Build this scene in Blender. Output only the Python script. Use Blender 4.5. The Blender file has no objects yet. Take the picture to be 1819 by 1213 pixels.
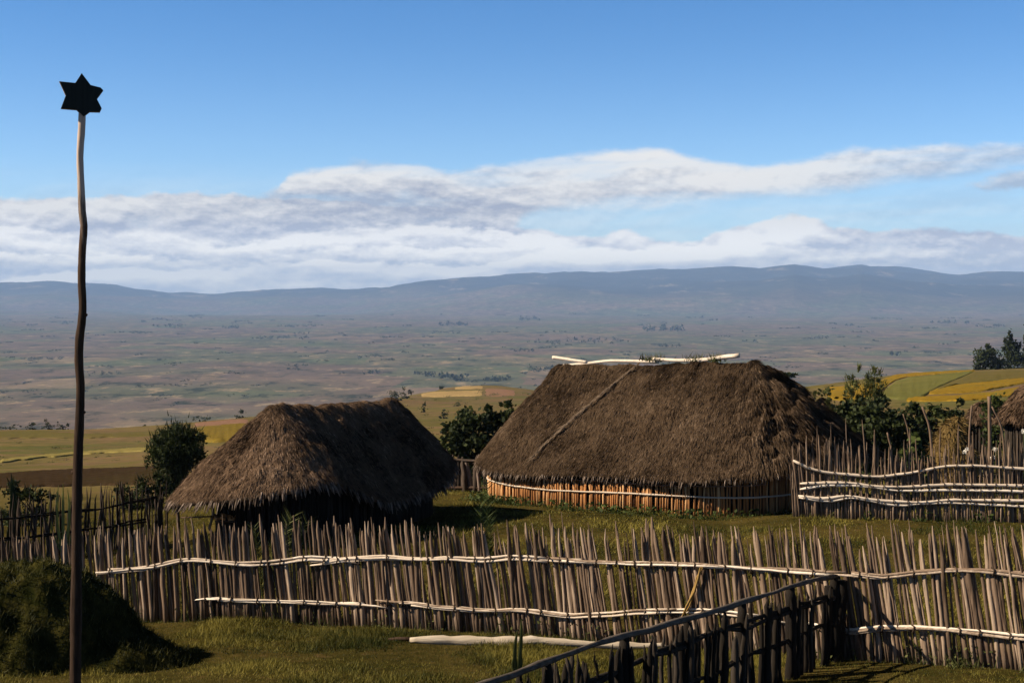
import bpy, math, random
import numpy as np
from mathutils import Vector, Matrix

random.seed(7)
RNG = np.random.default_rng(11)
SC = bpy.context.scene
COL = SC.collection
PI = math.pi

# ------------------------------------------------------------------ camera
FPX, CX, CY, HORIZON = 2526.0, 909.5, 606.5, 520.0      # the photograph's own pixel units (1819 x 1213)
PITCH = math.atan((CY - HORIZON) / FPX)
cam_d = bpy.data.cameras.new('camera')
cam_d.sensor_width = 36.0
cam_d.lens = 36.0 * FPX / 1819.0
cam_d.clip_start = 0.1
cam_d.clip_end = 90000.0
cam = bpy.data.objects.new('camera', cam_d)
COL.objects.link(cam)
cam.rotation_euler = (PI / 2 - PITCH, 0, 0)
SC.camera = cam

# ------------------------------------------------------------------ light
SUN_EL, SUN_AZ = math.radians(35.5), math.radians(262.0)     # azimuth clockwise from +Y
TO_SUN = Vector((math.sin(SUN_AZ) * math.cos(SUN_EL), math.cos(SUN_AZ) * math.cos(SUN_EL), math.sin(SUN_EL)))
sun_d = bpy.data.lights.new('sun', 'SUN')
sun_d.energy = 5.0
sun_d.angle = math.radians(0.5)
sun_d.color = (1.0, 0.83, 0.62)
sun = bpy.data.objects.new('sun', sun_d)
COL.objects.link(sun)
sun.rotation_euler = TO_SUN.to_track_quat('Z', 'Y').to_euler()
SC.view_settings.view_transform = 'Standard'
SC.view_settings.look = 'None'
SC.view_settings.gamma = 1.0
EXPO = 0.9
SC.view_settings.exposure = EXPO
SKY_STRENGTH = 0.05
CLOUD = 2.0 ** -EXPO            # so that a full white cloud just reaches white

def lin(r, g, b):
    f = lambda c: c / 12.92 if c <= 0.04045 else ((c + 0.055) / 1.055) ** 2.4
    return tuple(f(c / 255.0) for c in (r, g, b))

class NT:
    """tiny helper for node trees"""
    def __init__(self, tree): self.t = tree
    def n(self, kind, **props):
        nd = self.t.nodes.new(kind)
        for k, v in props.items(): setattr(nd, k, v)
        return nd
    def put(self, sock, val):
        if isinstance(val, bpy.types.NodeSocket): self.t.links.new(val, sock)
        elif val is not None: sock.default_value = val
    def math(self, op, a, b=None, c=None, clamp=False):
        nd = self.n('ShaderNodeMath', operation=op, use_clamp=clamp)
        for i, x in enumerate((a, b, c)): self.put(nd.inputs[i], x)
        return nd.outputs[0]
    def sstep(self, x, lo, hi, a=0.0, b=1.0):
        nd = self.n('ShaderNodeMapRange', interpolation_type='SMOOTHSTEP')
        for i, v in enumerate((x, lo, hi, a, b)): self.put(nd.inputs[i], v)
        return nd.outputs[0]
    def rng(self, x, lo, hi, a=0.0, b=1.0):
        nd = self.n('ShaderNodeMapRange')
        for i, v in enumerate((x, lo, hi, a, b)): self.put(nd.inputs[i], v)
        return nd.outputs[0]
    def mix(self, fac, a, b, blend='MIX'):
        nd = self.n('ShaderNodeMix', data_type='RGBA', blend_type=blend)
        self.put(nd.inputs[0], fac)
        for s, v in ((nd.inputs[6], a), (nd.inputs[7], b)):
            self.put(s, v if isinstance(v, bpy.types.NodeSocket) else tuple(v)[:3] + (1.0,))
        return nd.outputs[2]
    def noise(self, vec, scale, detail=4.0, rough=0.55, dist=0.0, dim='3D'):
        nd = self.n('ShaderNodeTexNoise', noise_dimensions=dim)
        if vec is not None: self.put(nd.inputs['Vector'], vec)
        nd.inputs['Scale'].default_value = scale
        nd.inputs['Detail'].default_value = detail
        nd.inputs['Roughness'].default_value = rough
        nd.inputs['Distortion'].default_value = dist
        return nd.outputs['Fac']
    def comb(self, x, y, z=0.0):
        nd = self.n('ShaderNodeCombineXYZ')
        for i, v in enumerate((x, y, z)): self.put(nd.inputs[i], v)
        return nd.outputs[0]
    def curve(self, x, pts):
        """float curve; x in 0..1, pts of (x, y) in 0..1"""
        nd = self.n('ShaderNodeFloatCurve')
        cv = nd.mapping.curves[0]
        while len(cv.points) > 2: cv.points.remove(cv.points[1])
        cv.points[0].location = pts[0]; cv.points[1].location = pts[-1]
        for p in pts[1:-1]: cv.points.new(*p)
        nd.mapping.update()
        self.put(nd.inputs['Value'], x)
        return nd.outputs[0]

# ------------------------------------------------------------------ sky with its cloud banks
def build_world():
    w = bpy.data.worlds.new('World'); SC.world = w; w.use_nodes = True
    t = w.node_tree; t.nodes.clear(); g = NT(t)
    sky = g.n('ShaderNodeTexSky', sky_type='NISHITA', sun_disc=False)
    sky.sun_elevation = SUN_EL; sky.sun_rotation = SUN_AZ
    sky.altitude = 2500.0; sky.air_density = 1.0; sky.dust_density = 0.3; sky.ozone_density = 2.0
    tc = g.n('ShaderNodeTexCoord')
    sep = g.n('ShaderNodeSeparateXYZ'); g.put(sep.inputs[0], tc.outputs['Generated'])
    x, y, z = sep.outputs
    az = g.math('ARCTAN2', x, y)
    el = g.math('ARCSINE', z)
    # sky coordinates in degrees-like units: one unit = one photo pixel near the centre
    U = g.math('MULTIPLY', az, FPX)
    V = g.math('MULTIPLY', el, FPX)
    AZ0 = 0.42
    s = g.rng(az, -AZ0, AZ0)
    def ecurve(pts):
        out = []
        for u, v in pts:
            a = math.atan((u - CX) / FPX)
            e = math.atan((HORIZON - v) / FPX * math.cos(a)) * FPX
            out.append(((a + AZ0) / (2 * AZ0), (e + 100.0) / 500.0))
        return g.math('SUBTRACT', g.math('MULTIPLY', g.curve(s, out), 500.0), 100.0)
    P1 = g.comb(g.math('MULTIPLY', U, 1 / 150.0), g.math('MULTIPLY', V, 1 / 48.0), 3.1)
    P2 = g.comb(g.math('MULTIPLY', U, 1 / 60.0), g.math('MULTIPLY', V, 1 / 34.0), 7.7)
    P3 = g.comb(g.math('MULTIPLY', U, 1 / 330.0), g.math('MULTIPLY', g.math('SUBTRACT', V, g.math('MULTIPLY', U, 0.07)), 1 / 42.0), 1.3)
    nA = g.noise(P1, 1.0, 8.0, 0.60)
    nB = g.noise(P2, 1.0, 8.0, 0.60)
    nC = g.noise(P3, 1.0, 5.0, 0.55, 0.4)
    cA, cB, cC = (g.math('SUBTRACT', q, 0.5) for q in (nA, nB, nC))
    # the long upper deck
    top = ecurve([(-300, 400), (0, 372), (150, 356), (260, 345), (430, 344), (492, 330), (520, 298), (740, 284), (790, 297), (1000, 274), (1170, 259), (1230, 276), (1400, 283), (1530, 257), (1819, 250), (2100, 245)])
    bot = ecurve([(-300, 600), (0, 600), (600, 600), (850, 560), (940, 395), (1050, 378), (1250, 366), (1450, 350), (1600, 330), (1750, 305), (1850, 290), (2100, 280)])
    edge_t = g.math('ADD', g.math('SUBTRACT', top, V), g.math('ADD', g.math('MULTIPLY', cA, 34.0), g.math('MULTIPLY', cB, 22.0)))
    edge_b = g.math('ADD', g.math('SUBTRACT', V, bot), g.math('MULTIPLY', cA, 60.0))
    dens1 = g.math('MULTIPLY', g.sstep(edge_t, 0.0, 17.0), g.sstep(edge_b, -18.0, 28.0))
    thin = g.sstep(nC, 0.30, 0.56, 0.62, 1.0)
    dens1 = g.math('MULTIPLY', dens1, thin)
    # the low bank lying on the mountains
    low = ecurve([(-300, 340), (0, 345), (600, 350), (850, 385), (950, 402), (1040, 420), (1075, 412), (1110, 404), (1150, 420), (1210, 428), (1290, 405), (1335, 396), (1400, 381), (1445, 384), (1480, 402), (1600, 404), (1700, 406), (1819, 415), (2100, 420)])
    edge_l = g.math('ADD', g.math('SUBTRACT', low, V), g.math('ADD', g.math('MULTIPLY', cB, 34.0), g.math('MULTIPLY', cA, 14.0)))
    thick_l = ecurve([(-300, 480), (0, 480), (900, 480), (1400, 470), (1560, 440), (1819, 430), (2100, 430)])
    dens2 = g.math('MULTIPLY', g.sstep(edge_l, -2.0, 9.0), g.sstep(g.math('ADD', nA, g.math('MULTIPLY', nB, 0.4)), 0.28, 0.62, 0.68, 1.0))
    # a loose scrap of cloud on the right
    du = g.math('DIVIDE', g.math('SUBTRACT', U, 852.0), 62.0); dv = g.math('DIVIDE', g.math('SUBTRACT', V, 184.0), 20.0)
    rr = g.math('SQRT', g.math('ADD', g.math('MULTIPLY', du, du), g.math('MULTIPLY', dv, dv)))
    dens3 = g.math('MULTIPLY', g.sstep(g.math('ADD', rr, g.math('MULTIPLY', cB, -2.6)), 1.25, 0.25), 0.75)
    veil = g.math('MULTIPLY', g.sstep(V, 240.0, 110.0), g.sstep(nC, 0.30, 0.66, 0.10, 0.42))
    dens1 = g.math('MULTIPLY', dens1, g.sstep(s, 0.66, 1.0, 1.0, 0.62))
    dens = g.math('MAXIMUM', g.math('MAXIMUM', g.math('MAXIMUM', dens1, dens2), dens3), veil)
    # billow light: the noise now against the noise a little nearer the sun (up and left)
    def shifted(k, kx, ky, zz, det):
        p = g.comb(g.math('MULTIPLY', g.math('ADD', U, -5.0), kx), g.math('MULTIPLY', g.math('ADD', V, 9.0), ky), zz)
        return g.noise(p, 1.0, 8.0, 0.60)
    rA = g.math('SUBTRACT', nA, shifted(1, 1 / 150.0, 1 / 48.0, 3.1, 6.0))
    rB = g.math('SUBTRACT', nB, shifted(1, 1 / 60.0, 1 / 34.0, 7.7, 5.0))
    lit = g.math('ADD', g.math('MULTIPLY', rA, 2.6), g.math('MULTIPLY', rB, 2.0))
    # the thin sunlit tops of each bank, greyer below
    lip1 = g.sstep(edge_t, 80.0, 8.0, 0.0, 0.5)
    lip2 = g.math('MULTIPLY', g.sstep(edge_l, 60.0, 6.0, 0.0, 0.5), g.sstep(s, 0.86, 0.72))
    lip2 = g.math('MULTIPLY', lip2, g.sstep(s, 0.44, 0.56))
    row = g.math('ADD', g.math('MULTIPLY', g.math('SINE', g.math('ADD', g.math('MULTIPLY', V, 0.105), g.math('MULTIPLY', cC, 7.0))), 0.10), 0.0)
    rows = None
    for pts, wob, dep, amp, lim in (
        ([(-300, 404), (0, 404), (150, 413), (280, 414), (345, 428), (410, 442), (455, 428), (560, 413), (680, 402), (800, 402), (900, 410), (1000, 425), (1100, 440), (1300, 455), (2100, 470)], 16.0, 46.0, .55, (0.62, 0.50)),
        ([(-300, 500), (0, 498), (60, 494), (110, 484), (200, 474), (290, 480), (380, 478), (500, 466), (620, 462), (720, 466), (830, 474), (940, 452), (1020, 450), (1120, 446), (1240, 440), (1320, 436), (1440, 440), (2100, 450)], 20.0, 34.0, .65, (0.80, 0.70)),
        ([(-300, 445), (0, 446), (120, 452), (300, 455), (420, 468), (520, 448), (640, 436), (760, 440), (900, 436), (1000, 440), (2100, 450)], 24.0, 40.0, .34, (0.62, 0.50))):
        ln = ecurve(pts)
        e_ = g.math('ADD', g.math('SUBTRACT', ln, V), g.math('ADD', g.math('MULTIPLY', cB, wob * 1.6), g.math('MULTIPLY', cA, wob)))
        lp = g.math('MULTIPLY', g.math('MULTIPLY', g.sstep(e_, -3.0, 5.0), g.sstep(e_, dep, 4.0)), g.sstep(s, lim[0], lim[1], 0.0, amp))
        lp = g.math('MULTIPLY', lp, g.sstep(nC, 0.30, 0.60, 0.35, 1.15))
        rows = lp if rows is None else g.math('MAXIMUM', rows, lp)
    fade_r = g.sstep(s, 0.80, 1.0, 0.0, -0.22)
    bri = g.math('ADD', g.math('ADD', g.math('ADD', lip1, lip2), g.math('ADD', lit, row)), g.math('ADD', g.math('ADD', fade_r, 0.20), g.math('MULTIPLY', rows, 1.6)))
    for pu, pv, pw, ph, pa in ((1400, 405, 66, 28, .9), (1318, 428, 44, 20, .8), (1112, 420, 42, 15, .4), (1250, 452, 46, 9, .4), (1062, 458, 34, 13, .4), (960, 440, 40, 12, .2), (800, 480, 60, 8, .4), (600, 474, 70, 10, .35), (480, 452, 60, 9, .2), (220, 486, 60, 13, .4), (80, 492, 40, 10, .4), (300, 418, 60, 12, .3), (560, 422, 110, 9, .35), (680, 412, 60, 8, .3), (620, 306, 150, 14, .3), (1080, 268, 130, 12, .3), (240, 352, 80, 10, .3), (900, 466, 40, 9, .3), (1180, 415, 40, 12, .3)):
        a_ = math.atan((pu - CX) / FPX) * FPX; e_ = (HORIZON - pv) * math.cos(a_ / FPX) ** 2
        qu = g.math('DIVIDE', g.math('SUBTRACT', U, a_), pw); qv = g.math('DIVIDE', g.math('SUBTRACT', V, e_), ph)
        rq = g.math('SQRT', g.math('ADD', g.math('MULTIPLY', qu, qu), g.math('MULTIPLY', qv, qv)))
        bri = g.math('ADD', bri, g.sstep(g.math('ADD', rq, g.math('MULTIPLY', g.math('ADD', cA, cB), 2.0)), 1.35, 0.1, 0.0, pa * 1.35))
    bri = g.math('ADD', bri, 0.0, clamp=True)
    shade = tuple(c * CLOUD for c in lin(178, 185, 202)); white = tuple(c * CLOUD for c in lin(252, 250, 246))
    lowf = g.sstep(V, 120.0, 25.0)
    ccol = g.mix(bri, g.mix(lowf, shade, tuple(c * CLOUD for c in lin(184, 188, 192))), g.mix(lowf, white, tuple(c * CLOUD for c in lin(255, 247, 228))))
    gain = g.mix(g.sstep(el, 0.02, 0.22), (1.38, 1.62, 1.80), (0.62, 1.15, 1.58))
    gain = g.mix(g.sstep(el, 0.23, 0.45), gain, (0.13, 0.18, 0.23))
    skc = g.mix(1.0, sky.outputs[0], gain, 'MULTIPLY')
    # clouds only in front, thin towards the back of the sky
    bg = g.n('ShaderNodeBackground'); bg.inputs['Strength'].default_value = SKY_STRENGTH
    g.put(bg.inputs['Color'], skc)
    bc = g.n('ShaderNodeBackground'); bc.inputs['Strength'].default_value = 1.0
    g.put(bc.inputs['Color'], ccol); g.put(bc.inputs['Strength'], g.sstep(V, 150.0, 20.0, 1.0, 1.85))
    mx = g.n('ShaderNodeMixShader')
    g.put(mx.inputs[0], dens); g.put(mx.inputs[1], bg.outputs[0]); g.put(mx.inputs[2], bc.outputs[0])
    out = g.n('ShaderNodeOutputWorld'); g.put(out.inputs['Surface'], mx.outputs[0])
build_world()

# ------------------------------------------------------------------ numeric helpers
def _hash(ix, iy, seed):
    h = (ix.astype(np.int64) * 374761393 + iy.astype(np.int64) * 668265263 + seed * 974634777) & 0xFFFFFFFF
    h = ((h ^ (h >> 13)) * 1274126177) & 0xFFFFFFFF
    h = h ^ (h >> 16)
    return (h & 0xFFFFFF) / float(0xFFFFFF)
def vnoise(x, y, seed=0):
    x = np.asarray(x, float); y = np.asarray(y, float)
    ix = np.floor(x); iy = np.floor(y); fx = x - ix; fy = y - iy
    fx = fx * fx * (3 - 2 * fx); fy = fy * fy * (3 - 2 * fy)
    a = _hash(ix, iy, seed); b = _hash(ix + 1, iy, seed); c = _hash(ix, iy + 1, seed); d = _hash(ix + 1, iy + 1, seed)
    return (a * (1 - fx) + b * fx) * (1 - fy) + (c * (1 - fx) + d * fx) * fy - 0.5
def fbm(x, y, seed=0, octs=4):
    s, a, f = 0.0, 1.0, 1.0
    for o in range(octs):
        s = s + a * vnoise(np.asarray(x) * f + 13.7 * o, np.asarray(y) * f - 7.3 * o, seed + o); a *= 0.5; f *= 2.03
    return s
def pchip(xs, ys, xq):
    xs = np.asarray(xs, float); ys = np.asarray(ys, float); xq = np.clip(xq, xs[0], xs[-1])
    h = np.diff(xs); dl = np.diff(ys) / h
    m = np.zeros_like(ys); m[0] = dl[0]; m[-1] = dl[-1]
    for i in range(1, len(xs) - 1):
        if dl[i - 1] * dl[i] > 0:
            w1 = 2 * h[i] + h[i - 1]; w2 = h[i] + 2 * h[i - 1]
            m[i] = (w1 + w2) / (w1 / dl[i - 1] + w2 / dl[i])
    k = np.clip(np.searchsorted(xs, xq, side='right') - 1, 0, len(xs) - 2)
    t = (xq - xs[k]) / h[k]
    return ((1 + 2 * t) * (1 - t) ** 2 * ys[k] + t * (1 - t) ** 2 * h[k] * m[k] + t * t * (3 - 2 * t) * ys[k + 1] + t * t * (t - 1) * h[k] * m[k + 1])
def lerp_pts(pts, x):
    p = np.array(pts, float)
    return np.interp(x, p[:, 0], p[:, 1])
CP, SP = math.cos(PITCH), math.sin(PITCH)
def ray(u, v):
    """view direction, scaled so that y = 1"""
    u = np.asarray(u, float); v = np.asarray(v, float)
    ys = CP + (CY - v) / FPX * SP
    return (u - CX) / FPX / ys, (-SP + (CY - v) / FPX * CP) / ys
def at(u, v, Y):
    kx, kz = ray(u, v)
    return Vector((float(kx) * Y, Y, float(kz) * Y))

# ------------------------------------------------------------------ terrain: one height table
near_z = [(0.3, -1.6), (3, -2.25), (8, -3.65), (12, -4.42), (19, -5.21), (25, -5.87), (34, -6.32), (42, -6.62), (47, -6.88)]
near_right = [(0.3, -1.6), (3, -2.25), (8, -3.65), (12, -4.42), (19, -5.21), (25, -5.80), (34, -6.15), (41, -6.42), (46, -6.75)]
near_left = [(0.3, -1.6), (3, -2.25), (8, -3.65), (12, -4.42), (19, -5.25), (25, -5.95), (34, -6.75), (44, -7.3)]
mtn_top = [(-400, 500), (0, 502), (100, 502), (180, 507), (300, 520), (400, 521), (520, 515), (620, 511), (700, 505), (800, 495), (900, 487), (1000, 481), (1100, 482), (1200, 476), (1300, 474), (1350, 476), (1410, 467), (1460, 473), (1500, 472), (1530, 469), (1600, 479), (1700, 486), (1819, 483), (2200, 480)]
profiles = [
    (-350, near_left, [(60, 878), (90, 864), (130, 842), (200, 814), (300, 785), (400, 764)], 400),
    (120, near_left, [(60, 876), (90, 862), (130, 838), (200, 812), (300, 784), (400, 764)], 400),
    (290, near_left, [(60, 868), (90, 850), (130, 828), (200, 803), (300, 778), (420, 756)], 420),
    (430, near_z, [(60, 862), (90, 838), (130, 815), (200, 790), (330, 762), (480, 742)], 480),
    (580, near_z, [(60, 860), (90, 832), (130, 806), (200, 780), (350, 752), (520, 736)], 520),
    (700, near_z, [(60, 862), (90, 825), (130, 792), (220, 762), (420, 733), (760, 707)], 760),
    (790, near_z, [(60, 862), (90, 822), (130, 790), (220, 762), (420, 730), (640, 708), (900, 688)], 900),
    (870, near_z, [(60, 862), (90, 820), (130, 788), (220, 760), (420, 728), (640, 706), (900, 685)], 900),
    (950, near_z, [(60, 862), (90, 820), (130, 788), (220, 758), (420, 728), (640, 708), (860, 692)], 860),
    (1100, near_z, [(60, 862), (90, 820), (130, 788), (220, 756), (400, 728), (560, 716)], 560),
    (1300, near_z, [(60, 856), (90, 805), (130, 770), (220, 730), (330, 710), (440, 700)], 440),
    (1430, near_right, [(60, 850), (90, 790), (130, 752), (200, 722), (300, 702), (430, 687)], 430),
    (1600, near_right, [(60, 848), (90, 784), (130, 748), (200, 714), (300, 686), (420, 665)], 420),
    (1720, near_right, [(60, 848), (90, 782), (130, 744), (200, 708), (300, 676), (420, 656)], 420),
    (1830, near_right, [(60, 848), (90, 782), (130, 742), (200, 704), (300, 672), (410, 651)], 410),
    (2150, near_right, [(60, 848), (90, 780), (130, 740), (200, 700), (300, 664), (410, 640)], 410),
]
LY = np.linspace(math.log(0.3), math.log(42000.0), 1000)
UG = np.arange(-350.0, 2151.0, 10.0)
def _table():
    cols, us = [], []
    for u, nz, vs, crest in profiles:
        pts = list(nz) + [(Y, float(ray(u, v)[1]) * Y) for Y, v in vs]
        zc = pts[-1][1]
        pts += [(crest * 1.18, zc - crest * 0.035), (crest * 1.6, zc - 0.33 * (200 + zc) - 6), (max(crest * 2.2, 1300), -186), (max(crest * 2.6, 1900), -198), (3500, -200), (9000, -201), (12500, -200)]
        vt = float(lerp_pts(mtn_top, u))
        for Y, v in ((15000, vt + 46), (18500, vt + 20), (22500, vt)):
            pts.append((Y, float(ray(u, v)[1]) * Y))
        pts += [(26000, pts[-1][1] - 130), (42000, -500)]
        p = np.array(pts)
        cols.append(pchip(np.log(p[:, 0]), p[:, 1], LY)); us.append(u)
    cols = np.array(cols)
    tab = np.array([pchip(us, cols[:, j], UG) for j in range(len(LY))]).T
    far = LY > math.log(12500)             # the mountain crest needs its own finer columns
    vt = np.array([lerp_pts(mtn_top, u) for u in UG])
    for i, u in enumerate(UG):
        ys = np.array([9000, 12500, 15000, 18500, 22500, 26000, 42000.0])
        zs = [-201, -200] + [float(ray(u, vt[i] + d)[1]) * Y for Y, d in ((15000, 46), (18500, 20), (22500, 0))]
        zs += [zs[-1] - 130, -500]
        tab[i, far] = pchip(np.log(ys), zs, LY[far])
    k = np.array([.25, .5, .25])
    near = ~far
    t2 = tab.copy()
    for _ in range(6):
        q = np.pad(t2, ((1, 1), (0, 0)), mode='edge'); t2 = q[:-2] * .25 + q[1:-1] * .5 + q[2:] * .25
    tab[:, near] = t2[:, near]
    return tab
TAB = _table()
def ground(x, y):
    x = np.asarray(x, float); y = np.asarray(y, float)
    r = np.maximum(np.hypot(x, y), 0.31)
    th = np.clip(np.arctan2(x, y), -0.455, 0.455)
    u = CX + FPX * np.tan(th); Y = r * np.cos(th)
    i = np.clip((u - UG[0]) / 10.0, 0, len(UG) - 1.001); j = np.clip((np.log(Y) - LY[0]) / (LY[1] - LY[0]), 0, len(LY) - 1.001)
    i0 = i.astype(int); j0 = j.astype(int); a = i - i0; b = j - j0
    z = (TAB[i0, j0] * (1 - a) + TAB[i0 + 1, j0] * a) * (1 - b) + (TAB[i0, j0 + 1] * (1 - a) + TAB[i0 + 1, j0 + 1] * a) * b
    sm = lambda lo, hi: np.clip((r - lo) / (hi - lo), 0, 1)
    z = z + 0.10 * fbm(x / 2.6, y / 2.6, 3, 3) * sm(2, 8)
    z = z + 0.9 * fbm(x / 45, y / 45, 5, 3) * sm(90, 200) + 5.0 * fbm(x / 420, y / 420, 8, 3) * sm(1500, 3000)
    z = z + 85.0 * fbm(x / 1700, y / 1700, 21, 5) * sm(12500, 17000)
    z = z + 60.0 * fbm(x / 900, y / 2400, 33, 4) * sm(15000, 20000)
    return z
def gz(x, y): return float(ground(x, y))
def hit(u, v, lo=6.0, hi=9000.0, n=5000):
    """where the sight line through (u, v) first meets the terrain"""
    kx, kz = ray(u, v)
    Y = np.exp(np.linspace(math.log(lo), math.log(hi), n))
    d = kz * Y - ground(kx * Y, Y)
    k = np.argmax(d < 0)
    if d[k] >= 0: k = n - 1
    if k > 0:
        t = d[k - 1] / (d[k - 1] - d[k]); Yh = Y[k - 1] + t * (Y[k] - Y[k - 1])
    else: Yh = Y[0]
    return Vector((float(kx * Yh), float(Yh), gz(kx * Yh, Yh)))

# ------------------------------------------------------------------ mesh builder
class MB:
    def __init__(self): self.v = []; self.lp = []; self.tot = []; self.t = []; self.n = 0
    def add(self, verts, faces, tint=0.5):
        """verts (k,3), faces (m,s) local indices"""
        verts = np.asarray(verts, float).reshape(-1, 3); faces = np.asarray(faces, int)
        self.v.append(verts); self.lp.append((faces + self.n).ravel()); self.tot.append(np.full(len(faces), faces.shape[1]))
        self.t.append(np.broadcast_to(np.asarray(tint, float), (len(verts),))); self.n += len(verts)
    def tube(self, pts, rad, sides=6, tint=0.5, tip=False, twist=0.0, rough=0.0):
        P = np.asarray([tuple(p) for p in pts], float); n = len(P)
        R = np.broadcast_to(np.asarray(rad, float), (n,)).copy()
        T = np.gradient(P, axis=0); T /= np.linalg.norm(T, axis=1)[:, None] + 1e-12
        up = np.array([0, 0, 1.0]) if abs(T[0][2]) < 0.8 else np.array([1.0, 0, 0])
        A = np.cross(T, up); A /= np.linalg.norm(A, axis=1)[:, None] + 1e-12
        B = np.cross(T, A)
        ang = np.arange(sides) * 2 * PI / sides + twist
        rr = R[:, None] * (1 + rough * (RNG.random((n, sides)) - 0.5))
        V = P[:, None, :] + rr[..., None] * (A[:, None, :] * np.cos(ang)[None, :, None] + B[:, None, :] * np.sin(ang)[None, :, None])
        i = np.arange(n - 1)[:, None] * sides; j = np.arange(sides)[None, :]; k = (j + 1) % sides
        F = np.stack([i + j, i + k, i + sides + k, i + sides + j], -1).reshape(-1, 4)
        base = self.n
        self.add(V, F, tint)
        self.lp.append(base + np.arange(sides)[::-1]); self.tot.append(np.array([sides]))
        self.lp.append(base + (n - 1) * sides + np.arange(sides)); self.tot.append(np.array([sides]))
    def blades(self, P, D, L, W, tint, side=None):
        """one thin triangle-pair per blade: base P (n,3), direction D (n,3)"""
        n = len(P); D = D / (np.linalg.norm(D, axis=1)[:, None] + 1e-9)
        S = RNG.normal(size=(n, 3)) if side is None else side
        S = np.cross(D, S); S /= np.linalg.norm(S, axis=1)[:, None] + 1e-9
        L = np.broadcast_to(np.asarray(L, float), (n,))[:, None]; W = np.broadcast_to(np.asarray(W, float), (n,))[:, None]
        V = np.stack([P - S * W / 2, P + S * W / 2, P + D * L], 1)
        F = np.arange(n * 3).reshape(n, 3)
        self.add(V, F, np.repeat(np.broadcast_to(np.asarray(tint, float), (n,)), 3))
    def leaves(self, P, size, tint, flat=0.0, aspect=0.6):
        n = len(P); D = RNG.normal(size=(n, 3)); D[:, 2] *= (1 - flat)
        D /= np.linalg.norm(D, axis=1)[:, None] + 1e-9
        S = np.cross(D, RNG.normal(size=(n, 3))); S /= np.linalg.norm(S, axis=1)[:, None] + 1e-9
        z = (np.broadcast_to(np.asarray(size, float), (n,)) * RNG.uniform(0.6, 1.3, n))[:, None]
        V = np.stack([P - D * z * .5, P + S * z * aspect * .5, P + D * z * .5, P - S * z * aspect * .5], 1)
        self.add(V, np.arange(n * 4).reshape(n, 4), np.repeat(np.broadcast_to(np.asarray(tint, float), (n,)), 4))
    def build(self, name, mat, parent=None, smooth=True, loc=None):
        V = np.concatenate(self.v); LP = np.concatenate(self.lp); TT = np.concatenate(self.tot)
        if parent is not None: off = np.array(world_loc(parent)); V = V - off
        elif loc is not None: V = V - np.array(loc)
        me = bpy.data.meshes.new(name)
        me.vertices.add(len(V)); me.vertices.foreach_set('co', V.astype(np.float32).ravel())
        me.loops.add(len(LP)); me.loops.foreach_set('vertex_index', LP.astype(np.int32))
        me.polygons.add(len(TT)); st = np.concatenate([[0], np.cumsum(TT)[:-1]])
        me.polygons.foreach_set('loop_start', st.astype(np.int32)); me.polygons.foreach_set('loop_total', TT.astype(np.int32))
        me.polygons.foreach_set('use_smooth', np.full(len(TT), smooth))
        at_ = me.attributes.new('tint', 'FLOAT', 'POINT'); at_.data.foreach_set('value', np.concatenate(self.t).astype(np.float32))
        me.update(calc_edges=True); me.validate()
        me.materials.append(mat)
        o = bpy.data.objects.new(name, me); COL.objects.link(o)
        if parent is not None: o.parent = parent
        elif loc is not None: o.location = loc
        return o
WL = {}
def world_loc(o):
    s = Vector((0, 0, 0))
    while o is not None: s = s + o.location; o = o.parent
    return tuple(s)
def thing(name, label, cat, loc, group=None):
    o = bpy.data.objects.new(name, None); COL.objects.link(o); o.location = loc
    o.empty_display_size = 0.2
    o['label'] = label; o['category'] = cat
    if group: o['group'] = group
    return o
def tag(o, label=None, cat=None, group=None, kind=None):
    if label: o['label'] = label
    if cat: o['category'] = cat
    if group: o['group'] = group
    if kind: o['kind'] = kind
    return o

# ------------------------------------------------------------------ materials
def new_mat(name):
    m = bpy.data.materials.new(name); m.use_nodes = True; t = m.node_tree; t.nodes.clear()
    g = NT(t); b = g.n('ShaderNodeBsdfPrincipled'); o = g.n('ShaderNodeOutputMaterial')
    g.put(o.inputs['Surface'], b.outputs[0]); b.inputs['Roughness'].default_value = 0.9
    b.inputs['Specular IOR Level'].default_value = 0.12
    return m, g, b, o
def tint_of(g):
    a = g.n('ShaderNodeAttribute', attribute_name='tint'); return a.outputs['Fac']
def pos_of(g): return g.n('ShaderNodeNewGeometry').outputs['Position']
def bump(g, b, h, strength=0.5, dist=0.02):
    nd = g.n('ShaderNodeBump'); nd.inputs['Strength'].default_value = strength; nd.inputs['Distance'].default_value = dist
    g.put(nd.inputs['Height'], h); g.put(b.inputs['Normal'], nd.outputs[0])
def stretch(g, vec, sx, sy, sz):
    nd = g.n('ShaderNodeMapping'); g.put(nd.inputs['Vector'], vec); nd.inputs['Scale'].default_value = (sx, sy, sz); return nd.outputs[0]
def wood_mat(name, dark, mid, light, grain=(30, 30, 3), bumpd=0.012):
    m, g, b, o = new_mat(name)
    p = pos_of(g); v = stretch(g, p, *grain)
    n1 = g.noise(v, 1.0, 5, 0.6); n2 = g.noise(p, 2.2, 3, 0.5)
    t = tint_of(g)
    f = g.math('ADD', g.math('MULTIPLY', n1, 0.75), g.math('MULTIPLY', t, 0.75))
    f = g.math('ADD', f, g.math('MULTIPLY', n2, 0.35))
    c1 = g.mix(g.sstep(f, 0.5, 0.95), dark, mid); c2 = g.mix(g.sstep(f, 0.98, 1.35), c1, light)
    g.put(b.inputs['Base Color'], c2); bump(g, b, n1, 0.6, bumpd)
    return m
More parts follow.
